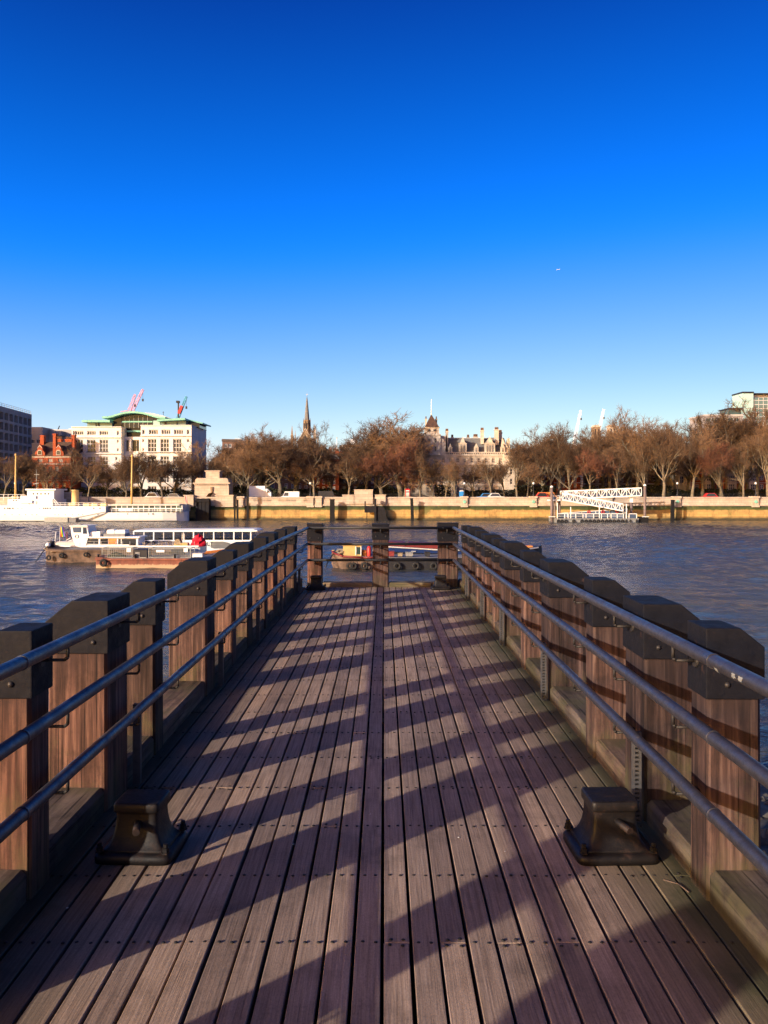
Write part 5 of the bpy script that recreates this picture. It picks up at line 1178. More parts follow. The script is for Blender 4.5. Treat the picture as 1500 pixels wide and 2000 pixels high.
# glazed penthouse and roofs
b.box('penthouse_glazing', 'pane_pale', 163, 212, 824, 834, 3, 16); b.box('penthouse_glazing', 'pane_pale', 308, 358, 820.5, 831.5, 3, 16)
for px in (180, 184, 186, 316, 318, 340): b.box('penthouse_mullion', 'dark_paint', px, px + 1.6, 822.5 if px > 300 else 825, 834 if px < 300 else 831, 2.85, 3)
b.box('flat_roof', 'copper_green', 157, 212, 819.6, 823.8, 1.0, 17)
b.prism('flat_roof', 'copper_green', [(304, 822), (305, 818.4), (359, 815.6), (360, 819.2)], 1.0, 17)
gz_ = MB().prism([(b.x(p), b.z(q)) for p, q in ((212, 834), (212, 819), (228, 811.5), (244, 807.5), (260, 806.3), (276, 807.5), (292, 811.5), (306, 817), (306, 834))], 4.2, 18).build('atrium_lantern', 'pane_dark', b.t)
for px in (228, 290): b.box('lantern_mullion', 'dark_paint', px, px + 1.5, 811, 834, 4.0, 4.2, gz_)
for k in range(6): b.box('lantern_mullion', 'grey_steel', 235 + k * 9, 235.7 + k * 9, 808.5, 834, 4.05, 4.2, gz_)
b.box('lantern_transom', 'copper_green', 229, 290, 820, 822.6, 4.0, 4.2, gz_)
b.box('lantern_side', 'pane_pale', 291.6, 305, 819, 831, 4.02, 4.2, gz_)
top = [(195.5, 812.4), (206, 812.2), (216, 810), (228, 806.2), (240, 803.4), (252, 802.2), (264, 802.4), (276, 804), (288, 807.4), (300, 811), (310, 813), (320, 813.2)]
b.prism('curved_roof', 'copper_green', top + [(x_, y_ + 3.6) for x_, y_ in reversed(top)], 1.5, 20)
b.prism('roof_cover', 'lead', [(252, 802), (266, 800.6), (282, 801.4), (302, 806), (320, 812.6), (300, 811), (276, 804)], 8, 21)
MB().bar((b.x(301), 10, b.z(805)), (b.x(301), 10, b.z(797)), .12).bar((b.x(299.4), 10, b.z(799)), (b.x(302.6), 10, b.z(799)), .1).build('aerial', 'dark_paint', b.t)
# shaded side wing
p0 = Vector((b.x(374.2), 0.6)); p1 = Vector((X(400, 274) - X(b.c, 240), 34)); dv = p1 - p0; L = dv.length
sw = bpy.data.objects.new('side_wing', None); col.objects.link(sw); sw.parent = b.t; sw.location = (p0.x, p0.y, 0); sw.rotation_euler = (0, 0, math.atan2(dv.y, dv.x))
ops = [(L * (i + .2) / 5, L * (i + .8) / 5, b.z(y1), b.z(y0)) for i in range(5) for y0, y1 in ((840, 849), (858, 866), (872, 881), (890, 912), (920, 942))]
mb = MB(); facade(mb, 0, L, 0, b.z(833), 0, ops, .4); mb.add([(0, 0, b.z(833)), (L, 0, b.z(833)), (L, 6, b.z(833)), (0, 6, b.z(833))], [(0, 1, 2, 3)])
mb.add([(L, 0, 0), (L, 6, 0), (L, 6, b.z(833)), (L, 0, b.z(833))], [(0, 1, 2, 3)])
wl_ = mb.build('side_wall', 'portland', sw)
for o in ops: MB().box(o[0], o[1], .25, .33, o[2], o[3]).build('pane', 'pane_dark', sw)
MB().prism([(b.x(359), b.z(818.4)), (b.x(360), b.z(815.6)), (b.x(387), b.z(822)), (b.x(387), b.z(824.5))], 6, 18).build('side_canopy', 'copper_green', b.t)
b.box('side_penthouse', 'pane_dark', 358.2, 380, 821.5, 832, 6.5, 16)
# --- brown terrace behind the trees
b = Bld('brown_brick_terrace', 'long dark brick terrace hidden behind the trees left of the red brick house', 408, 612, 290)
b.block(408, 612, 905, 'brown_brick', [(911, 920, [416 + 13 * k for k in range(15)], 6, 2, 2), (928, 937, [416 + 13 * k for k in range(15)], 6, 2, 2), (944, 954, [416 + 13 * k for k in range(15)], 6, 2, 2)], 14)
b.prism('roof', 'slate', [(406, 905), (420, 893), (600, 893), (614, 905)], -.3, 14)
for a in (440, 498, 556): b.chimney(a, a + 9, 884, 896, 5, 7, 'brown_brick', 4)
b = Bld('cream_portico_building', 'cream building with pale columns behind the trees right of the arched gate', 455, 522, 262)
b.block(455, 522, 915, 'cream_render', [(922, 934, [463, 474, 485], 5, 2, 3), (942, 956, [463, 474, 485, 496, 507], 5, 2, 3)], 10)
for px in (498, 506, 514.5): MB().lathe([(.5, 0), (.42, .4), (.36, 5.6), (.5, 6)], (b.x(px), -1.2, b.z(958)), 10).build('column', 'portland', b.t)
b.box('entablature', 'portland', 494, 519, 919, 923, -1.8, 0); b.box('cornice', 'portland', 454, 523, 912.4, 915, -.4, 10)
# --- dark rooftop block
b = Bld('dark_flat_block', 'dark flat-roofed block standing above the trees right of the white office', 433, 490, 330)
b.block(434, 490, 862, 'brown_brick', [(867, 874, [441, 449], 6, 2, 1)], 16)
b.prism('roof_storey', 'dark_tile', [(433, 862), (433.5, 857.4), (470, 858.2), (487, 863), (487, 866)], -.3, 14)
b.box('roof_hut', 'lead', 455, 468, 855.4, 858.4, 4, 8); b.box('window_band', 'pane_blue', 475, 487, 867.5, 871, -.1, 0)
# --- church with slender spire
b = Bld('church', 'brown stone church with slender spire and pinnacles behind the trees', 566, 640, 300, 'church')
b.block(572, 634, 872, 'brown_stone', [(880, 900, [580, 592, 604, 616, 628], 5, 2, 3)], 22, d0=3)
g = b.prism('nave_gable', 'brown_stone', [(580, 873), (580, 862), (595, 838), (610, 862), (610, 873)], 2.6, 4)
b.prism('gable_window', 'pane_dark', [(589.5, 870), (589.5, 856), (594.5, 849), (599.5, 856), (599.5, 870)], 2.5, 2.6, g)
b.prism('gable_coping', 'granite', [(579, 864), (595, 837), (611, 864), (611, 861.5), (595, 834.6), (579, 861.5)], 2.4, 4, g)
b.prism('nave_roof', 'slate', [(578, 872), (594.5, 842), (612, 872)], 4, 24)
for px, yt, w_ in ((568, 829, 5), (574.5, 838, 2.6), (613, 828, 6), (619, 840, 3)):
    s_ = b.s * w_ / 2; p = MB().loft([[(b.x(px) + dx * s_ * q, 4 + dy * s_ * q, z) for dx, dy in ((-1, -1), (1, -1), (1, 1), (-1, 1))] for q, z in ((1, b.z(900)), (1, b.z(yt + 22)), (1.2, b.z(yt + 21.4)), (.75, b.z(yt + 19)), (.06, b.z(yt)))]).build('pinnacle', 'brown_stone' if px != 613 else 'gothic_stone', b.t)
def octa(r, z, cx, cy): return [(cx + r * math.cos(math.pi * (k + .5) / 4), cy + r * math.sin(math.pi * (k + .5) / 4), z) for k in range(8)]
cx, cy = b.x(594.5), 10; q = b.s
tw = MB().loft([octa(8.2 * q, b.z(870), cx, cy), octa(7.6 * q, b.z(842), cx, cy), octa(8.4 * q, b.z(841), cx, cy), octa(8.2 * q, b.z(838.6), cx, cy)]).build('tower_stage', 'brown_stone', b.t)
lan = MB().loft([octa(7.4 * q, b.z(838.6), cx, cy), octa(6.8 * q, b.z(819), cx, cy), octa(7.2 * q, b.z(818), cx, cy), octa(7.0 * q, b.z(815.8), cx, cy)]).build('lantern', 'brown_stone', b.t)
for k in range(8):
    an = math.pi * (k + .5) / 4
    MB().tube((cx + 7.6 * q * math.cos(an), cy + 7.6 * q * math.sin(an), b.z(838.6)), (cx + 7.4 * q * math.cos(an), cy + 7.4 * q * math.sin(an), b.z(812)), .16, .03, 5).build('pinnacle', 'brown_stone', lan)
    an = math.pi * k / 4; u = Vector((math.cos(an), math.sin(an), 0)); sd_ = Vector((-u.y, u.x, 0)); c0 = Vector((cx, cy, 0)) + u * 6.8 * q
    vs = [c0 - sd_ * .25, c0 + sd_ * .25]; vs = [Vector((v.x, v.y, b.z(834))) for v in vs] + [Vector((v.x, v.y, b.z(822))) for v in reversed(vs)]
    MB().add([*vs, *[v - u * .15 for v in vs]], [(0, 1, 2, 3), (4, 5, 6, 7), (0, 1, 5, 4), (2, 3, 7, 6)]).build('louvre', 'dark_paint', lan)
sp_ = MB().loft([octa(5.4 * q, b.z(815.8), cx, cy), octa(4.0 * q, b.z(800), cx, cy), octa(1.7 * q, b.z(776), cx, cy), octa(.5 * q, b.z(769), cx, cy)]).build('spire', 'slate', b.t)
MB().tube((cx, cy, b.z(770)), (cx, cy, b.z(759.5)), .09, .04, 6).bar((cx - .4, cy, b.z(764)), (cx + .4, cy, b.z(764)), .1).build('weather_vane', 'lead', sp_)
# --- red brick town house
b = Bld('brick_town_house', 'red brick town house with white sash windows behind the middle trees', 612, 662, 250, 'house')
b.block(612, 662, 897, 'red_brick', [(903, 912, [621, 632, 642, 652], 5.4, 2, 3), (920, 929, [621, 632, 642, 652], 5.4, 2, 3), (934, 946, [621, 632, 642, 652], 5.4, 2, 4), (950, 958, [621, 632, 642, 652], 5.4, 2, 2)], 12, bar=.16)
MB().loft([[(b.x(611), -.4, b.z(897)), (b.x(663), -.4, b.z(897)), (b.x(663), 12, b.z(897)), (b.x(611), 12, b.z(897))], [(b.x(618), 4, b.z(885)), (b.x(656), 4, b.z(885)), (b.x(656), 8, b.z(885)), (b.x(618), 8, b.z(885))]]).build('roof', 'slate', b.t)
b.box('ground_floor_band', 'cream_render', 611.8, 662.2, 962, 966, -.12, 0); b.chimney(614, 620, 878, 892, 4, 5.5, 'red_brick', 3); b.chimney(653, 660, 880, 892, 4, 5.5, 'red_brick', 3)
b = Bld('brick_roof_row', 'row of red tiled roofs with chimneys right of the church', 636, 705, 285, 'house')
b.block(636, 705, 893, 'brown_brick', [(898, 907, [645 + 11 * k for k in range(6)], 5, 2, 2), (918, 928, [645 + 11 * k for k in range(6)], 5, 2, 2), (938, 948, [645 + 11 * k for k in range(6)], 5, 2, 2)], 12)
b.prism('roof', 'red_brick', [(635, 893), (640, 882), (700, 882), (706, 893)], -.2, 12)
for a in (641, 652, 692): b.chimney(a, a + 5, 875, 884, 4, 5.5, 'red_brick', 2)
b = Bld('white_roof_building', 'white building with small roof tower right of the flagpole', 662, 700, 320)
b.block(663, 700, 869, 'cream_render', [(876, 884, [669, 677, 686], 4, 1, 2), (890, 898, [669, 677, 686], 4, 1, 2)], 14); b.box('roof_tower', 'white_paint', 683, 692.5, 857, 869, 3, 7); b.box('parapet', 'dark_tile', 670, 700, 868, 872, -.2, 0)
t = thing('flagpole', 'slim white flagpole standing left of the white roof building', 'flagpole', (X(658, 268), 268, GZ))
MB().tube((X(658, 268), 268, GZ), (X(658, 268), 268, Z(856, 268)), .16, .08, 8).build('pole', 'white_paint', t, True); MB().sphere((X(658, 268), 268, Z(855.3, 268)), .18).build('ball', 'mast_paint', t, True)
# --- dark terrace in the middle
b = Bld('dark_chambers', 'dark brick chambers with white windows behind the stepped stone block', 664, 806, 275)
b.block(664, 806, 912, 'brown_brick', [(918, 927, [672 + 11 * k for k in range(12)], 5, 2, 3), (934, 944, [672 + 11 * k for k in range(12)], 5, 2, 3), (950, 958, [672 + 11 * k for k in range(12)], 5, 2, 3)], 14, bar=.14)
b.prism('roof', 'slate', [(663, 912), (674, 902), (796, 902), (807, 912)], -.2, 14)
# --- stone mansion with mansard roof, dormers and corner tower
b = Bld('stone_mansion', 'pale stone mansion with dormers, chimneys and pyramid tower roof', 800, 1006, 238, 'mansion')
cols_ = [808, 822, 836, 850, 866, 880, 894, 908, 922, 936, 950, 964, 978]
b.block(800, 990, 889, 'gothic_stone', [(894, 904, cols_, 6, 2, 2), (912, 924, cols_, 6, 2, 3), (932, 945, cols_, 6, 2, 3), (951, 963, cols_, 6.4, 2, 2)], 16, fm='gothic_stone', bar=.16)
b.block(985, 1008, 889, 'gothic_stone', [(896, 906, [997], 5, 1, 2), (916, 927, [997], 5, 1, 2), (935, 946, [997], 5, 1, 2)], 8, d0=-1.6, fm='gothic_stone', name='corner_bay')
for y0, y1 in ((887.5, 890.5), (907.5, 909), (928, 929.4), (947.6, 949)): b.box('string_course', 'gothic_stone', 799.5, 985, y0, y1, -.35, 0)
bal = MB()
for k in range(52): bal.box(b.x(802 + k * 3.6), b.x(803.6 + k * 3.6), -.2, .05, b.z(887.4), b.z(884.2))
bal.box(b.x(800), b.x(990), -.25, .1, b.z(884.2), b.z(882.8)).build('balustrade', 'gothic_stone', b.t)
mr_ = MB().loft([[(b.x(868), .6, b.z(889)), (b.x(994), .6, b.z(889)), (b.x(994), 15, b.z(889)), (b.x(868), 15, b.z(889))], [(b.x(876), 5.5, b.z(853.5)), (b.x(990), 5.5, b.z(853.5)), (b.x(990), 9, b.z(853.5)), (b.x(876), 9, b.z(853.5))]]).build('mansard_roof', 'slate', b.t)
MB().bar((b.x(876), 7, b.z(853)), (b.x(990), 7, b.z(853)), .35).build('ridge', 'lead', mr_)
def dormer(px, w_, y0, y1, yp, nw, big_=False):
    d = MB().prism([(b.x(px - w_ / 2), b.z(y1)), (b.x(px - w_ / 2), b.z(y0)), (b.x(px - w_ / 2 * .55), b.z(y0 - 2)), (b.x(px - w_ / 5), b.z((y0 + yp) / 2)), (b.x(px), b.z(yp)), (b.x(px + w_ / 5), b.z((y0 + yp) / 2)), (b.x(px + w_ / 2 * .55), b.z(y0 - 2)), (b.x(px + w_ / 2), b.z(y0)), (b.x(px + w_ / 2), b.z(y1))], .1, 1.2).build('dormer', 'gothic_stone', b.t)
    MB().prism([(b.x(px - w_ / 2 + .5), b.z(y1)), (b.x(px - w_ / 2 + .5), b.z(y0)), (b.x(px), b.z(yp + 2)), (b.x(px + w_ / 2 - .5), b.z(y0)), (b.x(px + w_ / 2 - .5), b.z(y1))], 1.2, 7).build('dormer_roof', 'slate', d)
    for k in range(nw):
        q_ = px + (k - (nw - 1) / 2) * 5
        MB().box(b.x(q_ - 1.6), b.x(q_ + 1.6), .0, .1, b.z(y1 - 1.5), b.z(y0 + 2.5)).build('window', 'pane_dark', d); MB().box(b.x(q_ - .3), b.x(q_ + .3), -.06, .0, b.z(y1 - 1.5), b.z(y0 + 2.5)).box(b.x(q_ - 1.7), b.x(q_ + 1.7), -.06, 0, b.z(y0 + 4.6), b.z(y0 + 3.9)).build('mullion', 'cream_render', d)
    MB().box(b.x(px - w_ / 2 - .6), b.x(px + w_ / 2 + .6), -.1, .1, b.z(y0 + 1), b.z(y0)).build('cornice', 'gothic_stone', d)
dormer(879.5, 8, 874, 884, 866, 1); dormer(904, 15, 866, 884, 853, 2); dormer(930.5, 8, 873, 884, 866, 1); dormer(957, 20, 866, 884, 852, 3); dormer(982, 8, 873, 884, 866, 1)
b.chimney(872, 876.5, 841, 889, 2, 3.6, 'gothic_stone', 3); b.chimney(942, 947.5, 838.5, 866, 3, 4.6, 'gothic_stone', 3); b.chimney(969, 976.5, 837.5, 868, 2.4, 4, 'gothic_stone', 3); b.chimney(979, 985.5, 842, 868, 5, 6.6, 'gothic_stone', 3)
b.chimney(886, 890, 850, 858, 8, 9, 'brown_stone', 2); b.chimney(918, 922, 850, 858, 8, 9, 'brown_stone', 2); b.chimney(931, 939, 849, 858, 8, 9, 'gothic_stone', 4)
sg = b.prism('side_gable', 'gothic_stone', [(979, 889), (980, 868), (982, 853), (987, 866), (992, 870), (992, 889)], 1.0, 1.4)
b.prism('end_turret', 'gothic_stone', [(992, 889), (992, 856), (996.5, 856), (997, 889)], .6, 2.4)
# tower
tw = b.block(817, 860, 851, 'gothic_stone', [(856, 866, [826, 838, 850], 4, 1, 2), (872, 882, [826, 838, 850], 4, 1, 2)], 10, y1=889.4, d0=-.9, name='tower_base', fm='gothic_stone')
b.box('tower_parapet', 'gothic_stone', 816, 861, 848.6, 851, -1.1, 9.4)
for k in range(10): b.box('merlon', 'gothic_stone', 816.5 + k * 4.4, 818.6 + k * 4.4, 846.4, 848.6, -1.1, -.7)
b.box('tower_stage', 'gothic_stone', 830.5, 858, 834.5, 848.6, 1.5, 7.5)
for px in (838.5, 850): b.box('tower_window', 'pane_dark', px - 3, px + 3, 837.5, 841.5, 1.42, 1.5)
b.box('tower_cornice', 'gothic_stone', 829, 859.4, 833.2, 834.6, 1.2, 7.8)
tr = MB().loft([[(b.x(830.5), 1.0, b.z(833.2)), (b.x(858), 1.0, b.z(833.2)), (b.x(858), 8, b.z(833.2)), (b.x(830.5), 8, b.z(833.2))], [(b.x(837), 2.6, b.z(820)), (b.x(851.4), 2.6, b.z(820)), (b.x(851.4), 6.3, b.z(820)), (b.x(837), 6.3, b.z(820))], [(b.x(843.8), 4.4, b.z(807)), (b.x(844.6), 4.4, b.z(807)), (b.x(844.6), 4.6, b.z(807)), (b.x(843.8), 4.6, b.z(807))]]).build('tower_roof', 'tower_tile', b.t)
MB().tube((b.x(844.2), 4.5, b.z(808)), (b.x(844.2), 4.5, b.z(776)), .13, .08, 8).sphere((b.x(844.2), 4.5, b.z(805)), .2).build('flagstaff', 'white_paint', tr)
b.chimney(832, 835, 815.6, 834, 4, 5, 'gothic_stone', 1); b.chimney(852.5, 855.6, 815.6, 834, 4, 5, 'brown_stone', 1)
b.prism('link_gable', 'gothic_stone', [(851, 889), (851, 862), (860, 854), (870, 862), (870, 889)], -.4, .4); b.box('link_block', 'gothic_stone', 858, 874, 850, 889, 2, 9)
b.prism('porch', 'gothic_stone', [(872, 974), (872, 951), (876, 948), (886, 948), (890, 951), (890, 974)], -2.4, 0)
b.box('side_wing', 'brown_stone', 1006, 1030, 915, 974, 3, 9)
# --- brick house on the right
b = Bld('brick_corner_house', 'red brick house with white quoins and sashes left of the landing stage head', 1082, 1138, 250, 'house')
b.block(1082, 1138, 905, 'red_brick', [(908, 914.5, [1090, 1101, 1112, 1123.5], 5.4, 2, 2), (919, 928, [1090, 1101, 1112, 1123.5], 5.4, 2, 3), (932, 941, [1090, 1101, 1112, 1123.5], 5.4, 2, 3), (944.5, 953, [1090, 1101, 1112, 1123.5], 5.4, 2, 3)], 11, bar=.17)
for y in (904, 929.6, 942.4): b.box('string_course', 'white_paint', 1081.6, 1138.4, y, y + 1.2, -.15, 0)
for k in range(12): b.box('quoin', 'white_paint', 1134.4 - (k % 2), 1138.3, 906 + k * 4.6, 909.4 + k * 4.6, -.12, 0)
b.prism('roof', 'slate', [(1081, 904), (1092, 894), (1128, 894), (1139, 904)], .2, 11); b.chimney(1084, 1090, 886, 900, 4, 5.4, 'red_brick', 3); b.chimney(1128, 1134, 886, 900, 4, 5.4, 'red_brick', 3)
b = Bld('stone_link_house', 'low stone house in shade between the mansion and the brick corner house', 1012, 1082, 262, 'house')
b.block(1012, 1082, 918, 'brown_brick', [(924, 932, [1020 + 11 * k for k in range(6)], 5, 2, 2), (938, 947, [1020 + 11 * k for k in range(6)], 5, 2, 2)], 10); b.box('cornice', 'cream_render', 1011, 1083, 915.6, 918, -.3, 10)
# --- grey banded office behind the right trees
b = Bld('banded_office_block', 'long pale office block with dark window bands behind the right trees', 1118, 1345, 310)
b.block(1118, 1345, 876, 'cream_render', [(883, 888, [1127 + 12 * k for k in range(19)], 11, 3, 1), (893, 898, [1127 + 12 * k for k in range(19)], 11, 3, 1), (905, 914, [1127 + 12 * k for k in range(19)], 9, 3, 2), (922, 931, [1127 + 12 * k for k in range(19)], 9, 3, 2), (940, 949, [1127 + 12 * k for k in range(19)], 9, 3, 2)], 16, fm='lead')
b.box('attic_storey', 'white_paint', 1245, 1330, 865, 876, 3, 12); b.box('attic_storey', 'lead', 1130, 1245, 869, 876, 3, 12)
for y in (875, 890.2, 900): b.box('cornice', 'white_paint', 1117, 1346, y, y + 1.8, -.5, 0)
b.box('plant_room', 'lead', 1148, 1162, 858, 869, 5, 9)
for px, y0, w_, n_ in ((1166, 830, 12, 'left'), (1197, 829, 14, 'right')):
    b2 = Bld('chimney_tower', f'yellow brown stone chimney tower rising through the right trees, {n_} of two', px - w_ / 2, px + w_ / 2, 325, 'tower', 'yellow stone towers behind the right trees')
    b2.box('shaft', 'brown_stone' if n_ == 'left' else 'yellow_stone' if 'yellow_stone' in M else 'gothic_stone', px - w_ / 2, px + w_ / 2, y0 + 4, 960, 0, 4)
    b2.box('cornice', 'gothic_stone', px - w_ / 2 - 1, px + w_ / 2 + 1, y0 + 2.4, y0 + 4, -.3, 4.3); b2.box('crown', 'gothic_stone', px - w_ / 2 + 1, px + w_ / 2 - 1, y0, y0 + 2.4, .4, 3.6)
    for q_ in (-.25, .25): b2.box('louvre', 'dark_paint', px + w_ * q_ - 1.2, px + w_ * q_ + 1.2, y0 + 8, y0 + 20, -.06, 0)
b = Bld('dark_brick_hall', 'dark brick hall with a few white windows behind the landing stage', 1140, 1306, 272)
b.block(1140, 1306, 908, 'brown_brick', [(914, 924, [1150, 1166, 1182, 1198, 1214, 1230, 1262, 1278, 1294], 7, 2, 3), (932, 942, [1150, 1166, 1182, 1198, 1214, 1230, 1262, 1278, 1294], 7, 2, 3), (948, 956, [1150, 1166, 1182, 1198, 1214, 1230, 1262, 1278, 1294], 7, 2, 2)], 12, bar=.13)
b.prism('roof', 'slate', [(1139, 908), (1152, 899), (1294, 899), (1307, 908)], -.2, 12); b.box('white_pier', 'white_paint', 1203.6, 1205.6, 908, 955, -.3, 0); b.box('white_band', 'white_paint', 1140, 1306, 944.6, 945.8, -.1, 0)
# --- brick and stone college range
b = Bld('brick_and_stone_range', 'brick range with tall stone window bays behind the far right trees', 1306, 1530, 252)
bays = [1383, 1426, 1468, 1508]; bt = [1362, 1404, 1447, 1488]
b.block(1345, 1530, 886, 'red_brick', [(892, 902, bt, 8, 2, 2), (910, 920, bt, 8, 2, 2), (928, 938, bt, 8, 2, 3), (946, 957, bt, 8, 2, 3)], 14, bar=.15, fm='cream_render')
for px in bays:
    b.block(px - 9, px + 9, 880, 'gothic_stone', [(908, 921, [px], 11, 3, 2), (929, 940, [px], 12, 3, 2), (945, 957, [px], 12, 3, 2), (890, 901, [px], 8, 2, 2)], 2, d0=-1.4, name='stone_bay', fm='gothic_stone', bar=.18)
    b.prism('bay_gable', 'gothic_stone', [(px - 9, 880), (px - 5, 876), (px, 869), (px + 5, 876), (px + 9, 880)], -1.3, -.4)
for y in (884.4, 905, 924.4, 942.4): b.box('string_course', 'cream_render', 1345, 1530, y, y + 1.3, -.2, 0)
b.prism('roof', 'dark_tile', [(1344, 885), (1352, 868), (1530, 868), (1530, 885)], .5, 13)
b.block(1308, 1345, 899, 'gothic_stone', [(906, 914, [1316, 1327, 1338], 4, 1, 2), (930, 944, [1327], 8, 2, 2)], 10, d0=-2, name='stone_porch', fm='gothic_stone')
b.prism('porch_pediment', 'gothic_stone', [(1307, 899), (1326.5, 888), (1346, 899)], -2.2, 2)
for px in (1312, 1320, 1333, 1341): MB().lathe([(.4, 0), (.32, .4), (.28, 4.2), (.4, 4.5)], (b.x(px), -2.9, b.z(960)), 8).build('column', 'gothic_stone', b.t)
b.box('porch_entablature', 'gothic_stone', 1308, 1345, 926, 929.6, -3.4, -2)
# --- glass tower
b = Bld('glass_tower', 'pale green glass tower rising at the right edge', 1448, 1545, 345, 'tower')
b.box('core_shaft', 'pane_pale', 1450, 1471.5, 768, 960, 0, 10)
b.box('core_cap', 'dark_paint', 1449.4, 1472, 765, 768, -.3, 10.3)
gt = b.box('glass_wing', 'pane_pale', 1471.5, 1545, 776, 960, .8, 14)
b.box('roof_storey', 'lead', 1474, 1545, 769.5, 776, 3, 12); b.box('roof_slab', 'dark_paint', 1471, 1546, 767.4, 769.5, .4, 14.4)
for k in range(7): b.box('floor_band', 'lead', 1471.5, 1545, 781 + k * 8, 782.2 + k * 8, .7, .8, gt)
for k in range(8): b.box('mullion', 'lead', 1474 + k * 9, 1474.8 + k * 9, 776, 840, .66, .8, gt)
for k in range(6): b.box('panel_joint', 'lead', 1450, 1471.5, 778 + k * 10, 778.8 + k * 10, -.06, 0)
b = Bld('low_glass_block', 'flat-roofed greenish glass block left of the glass tower', 1374, 1452, 330)
b.block(1376, 1452, 812, 'concrete', [(816, 824, [1384 + 11 * k for k in range(6)], 10, 2, 1), (830, 838, [1384 + 11 * k for k in range(6)], 10, 2, 1), (846, 854, [1384 + 11 * k for k in range(6)], 10, 2, 1)], 16, pm='pane_green', fm='lead')
b.box('roof_slab', 'dark_paint', 1423, 1450, 796.6, 798.4, -.5, 10); b.box('roof_storey', 'pane_green', 1426, 1450, 798.4, 812, 1, 10); b.box('parapet', 'lead', 1374, 1452, 809.6, 812, -.3, 16)
# ------------------------------------------------------------------ cranes
def crane(label, a, b_, D_, m_, w_=1.3, extra=None):
    t = thing('tower_crane', label, 'crane', (X(a[0], D_), D_, GZ), 0, 'tower cranes over the roofs')
    A = Vector((X(a[0], D_), D_, Z(a[1], D_))); B = Vector((X(b_[0], D_), D_, Z(b_[1], D_)))
    mb = MB(); ax = (B - A).normalized(); n_ = Vector((-ax.z, 0, ax.x)) * w_ / 2; dp = Vector((0, w_, 0)); n = max(6, int((B - A).length / (w_ * 1.3)))
    for o in (n_, -n_):
        for p in (Vector((0, 0, 0)), dp): mb.bar(A + o + p, B + o * .6 + p * .7, .15)
    for k in range(n):
        p = A.lerp(B, k / n); q_ = A.lerp(B, (k + 1) / n); s1 = 1 if k % 2 else -1; f1 = 1 - .4 * k / n; f2 = 1 - .4 * (k + 1) / n
        for y in (Vector((0, 0, 0)), dp * .9): mb.bar(p + n_ * s1 * f1 + y, q_ - n_ * s1 * f2 + y, .09)
    mb.build('jib', m_, t, True)
    MB().box(A.x - w_ * .6, A.x + w_ * .6, D_ - .2, D_ + w_ + .2, GZ, A.z).build('mast', m_, t, True)
    MB().tube(B, B - Vector((0, 0, 4)), .05, .05, 4).box(B.x - .3, B.x + .3, B.y - .3, B.y + .3, B.z - 5, B.z - 4).build('hoist_rope', 'dark_paint', t, True)
    return t
c1 = crane('pink crane jib above the green roof, shorter of the pair', (250.5, 806), (263.5, 770), 330, 'pink_crane', 1.1)
MB().bar((X(249, 330), 330, Z(802, 330)), (X(236, 330), 330, Z(804, 330)), .3).build('counter_jib', 'pink_crane', c1, True)
crane('pink crane jib above the green roof, longer of the pair', (256, 806), (279, 760), 340, 'pink_crane', 1.1)
c2 = crane('blue and red crane jib above the right end of the green roof', (347, 816), (364, 774), 330, 'blue_crane', 1.0)
MB().bar((X(350, 330), 329.6, Z(808, 330)), (X(356, 330), 329.6, Z(793, 330)), 1.1).build('red_jib_section', 'red_paint', c2, True)
MB().bar((X(348.5, 330), 330, Z(816, 330)), (X(348.5, 330), 330, Z(786, 330)), .5).box(X(345, 330), X(350.5, 330), 329, 331, Z(787, 330), Z(783, 330)).build('counterweight', 'dark_paint', c2, True)
crane('white crane jib over the right trees, left of two', (1122, 862), (1135, 801), 420, 'white_crane', 1.2)
crane('white crane jib over the right trees, right of two', (1171, 840), (1179.5, 799), 420, 'white_crane', 1.2)
# distant airliner
D = 6500.0
pl = thing('airliner', 'tiny white airliner high in the blue sky', 'aircraft', (X(1090, D), D, Z(526.5, D)))
u = 1.0
MB().loft([[(x, r_ * math.cos(a), r_ * math.sin(a) + .6 * (x > 12)) for a in [2 * math.pi * k / 10 for k in range(10)]] for x, r_ in ((-15, .2), (-13.5, 1.2), (-11, 1.9), (8, 1.9), (13, 1.0), (16, .3))]).build('fuselage', 'white_crane', pl)
MB().slab([(-4, 1), (1, 1), (7, 15), (4.6, 15)], -.8, -.4).build('wing', 'white_crane', pl); MB().slab([(-4, -1), (1, -1), (7, -15), (4.6, -15)], -.8, -.4).build('wing', 'white_crane', pl)
MB().prism([(10, 1), (14.5, 1), (17, 6), (15, 6)], -.2, .2).build('tail_fin', 'white_crane', pl)
MB().slab([(11.5, 0), (14.5, 0), (17, 5.5), (15.6, 5.5)], .8, 1.1).slab([(11.5, 0), (14.5, 0), (17, -5.5), (15.6, -5.5)], .8, 1.1).build('tailplane', 'white_crane', pl)
pl.rotation_euler = (R(8), R(-4), R(14))

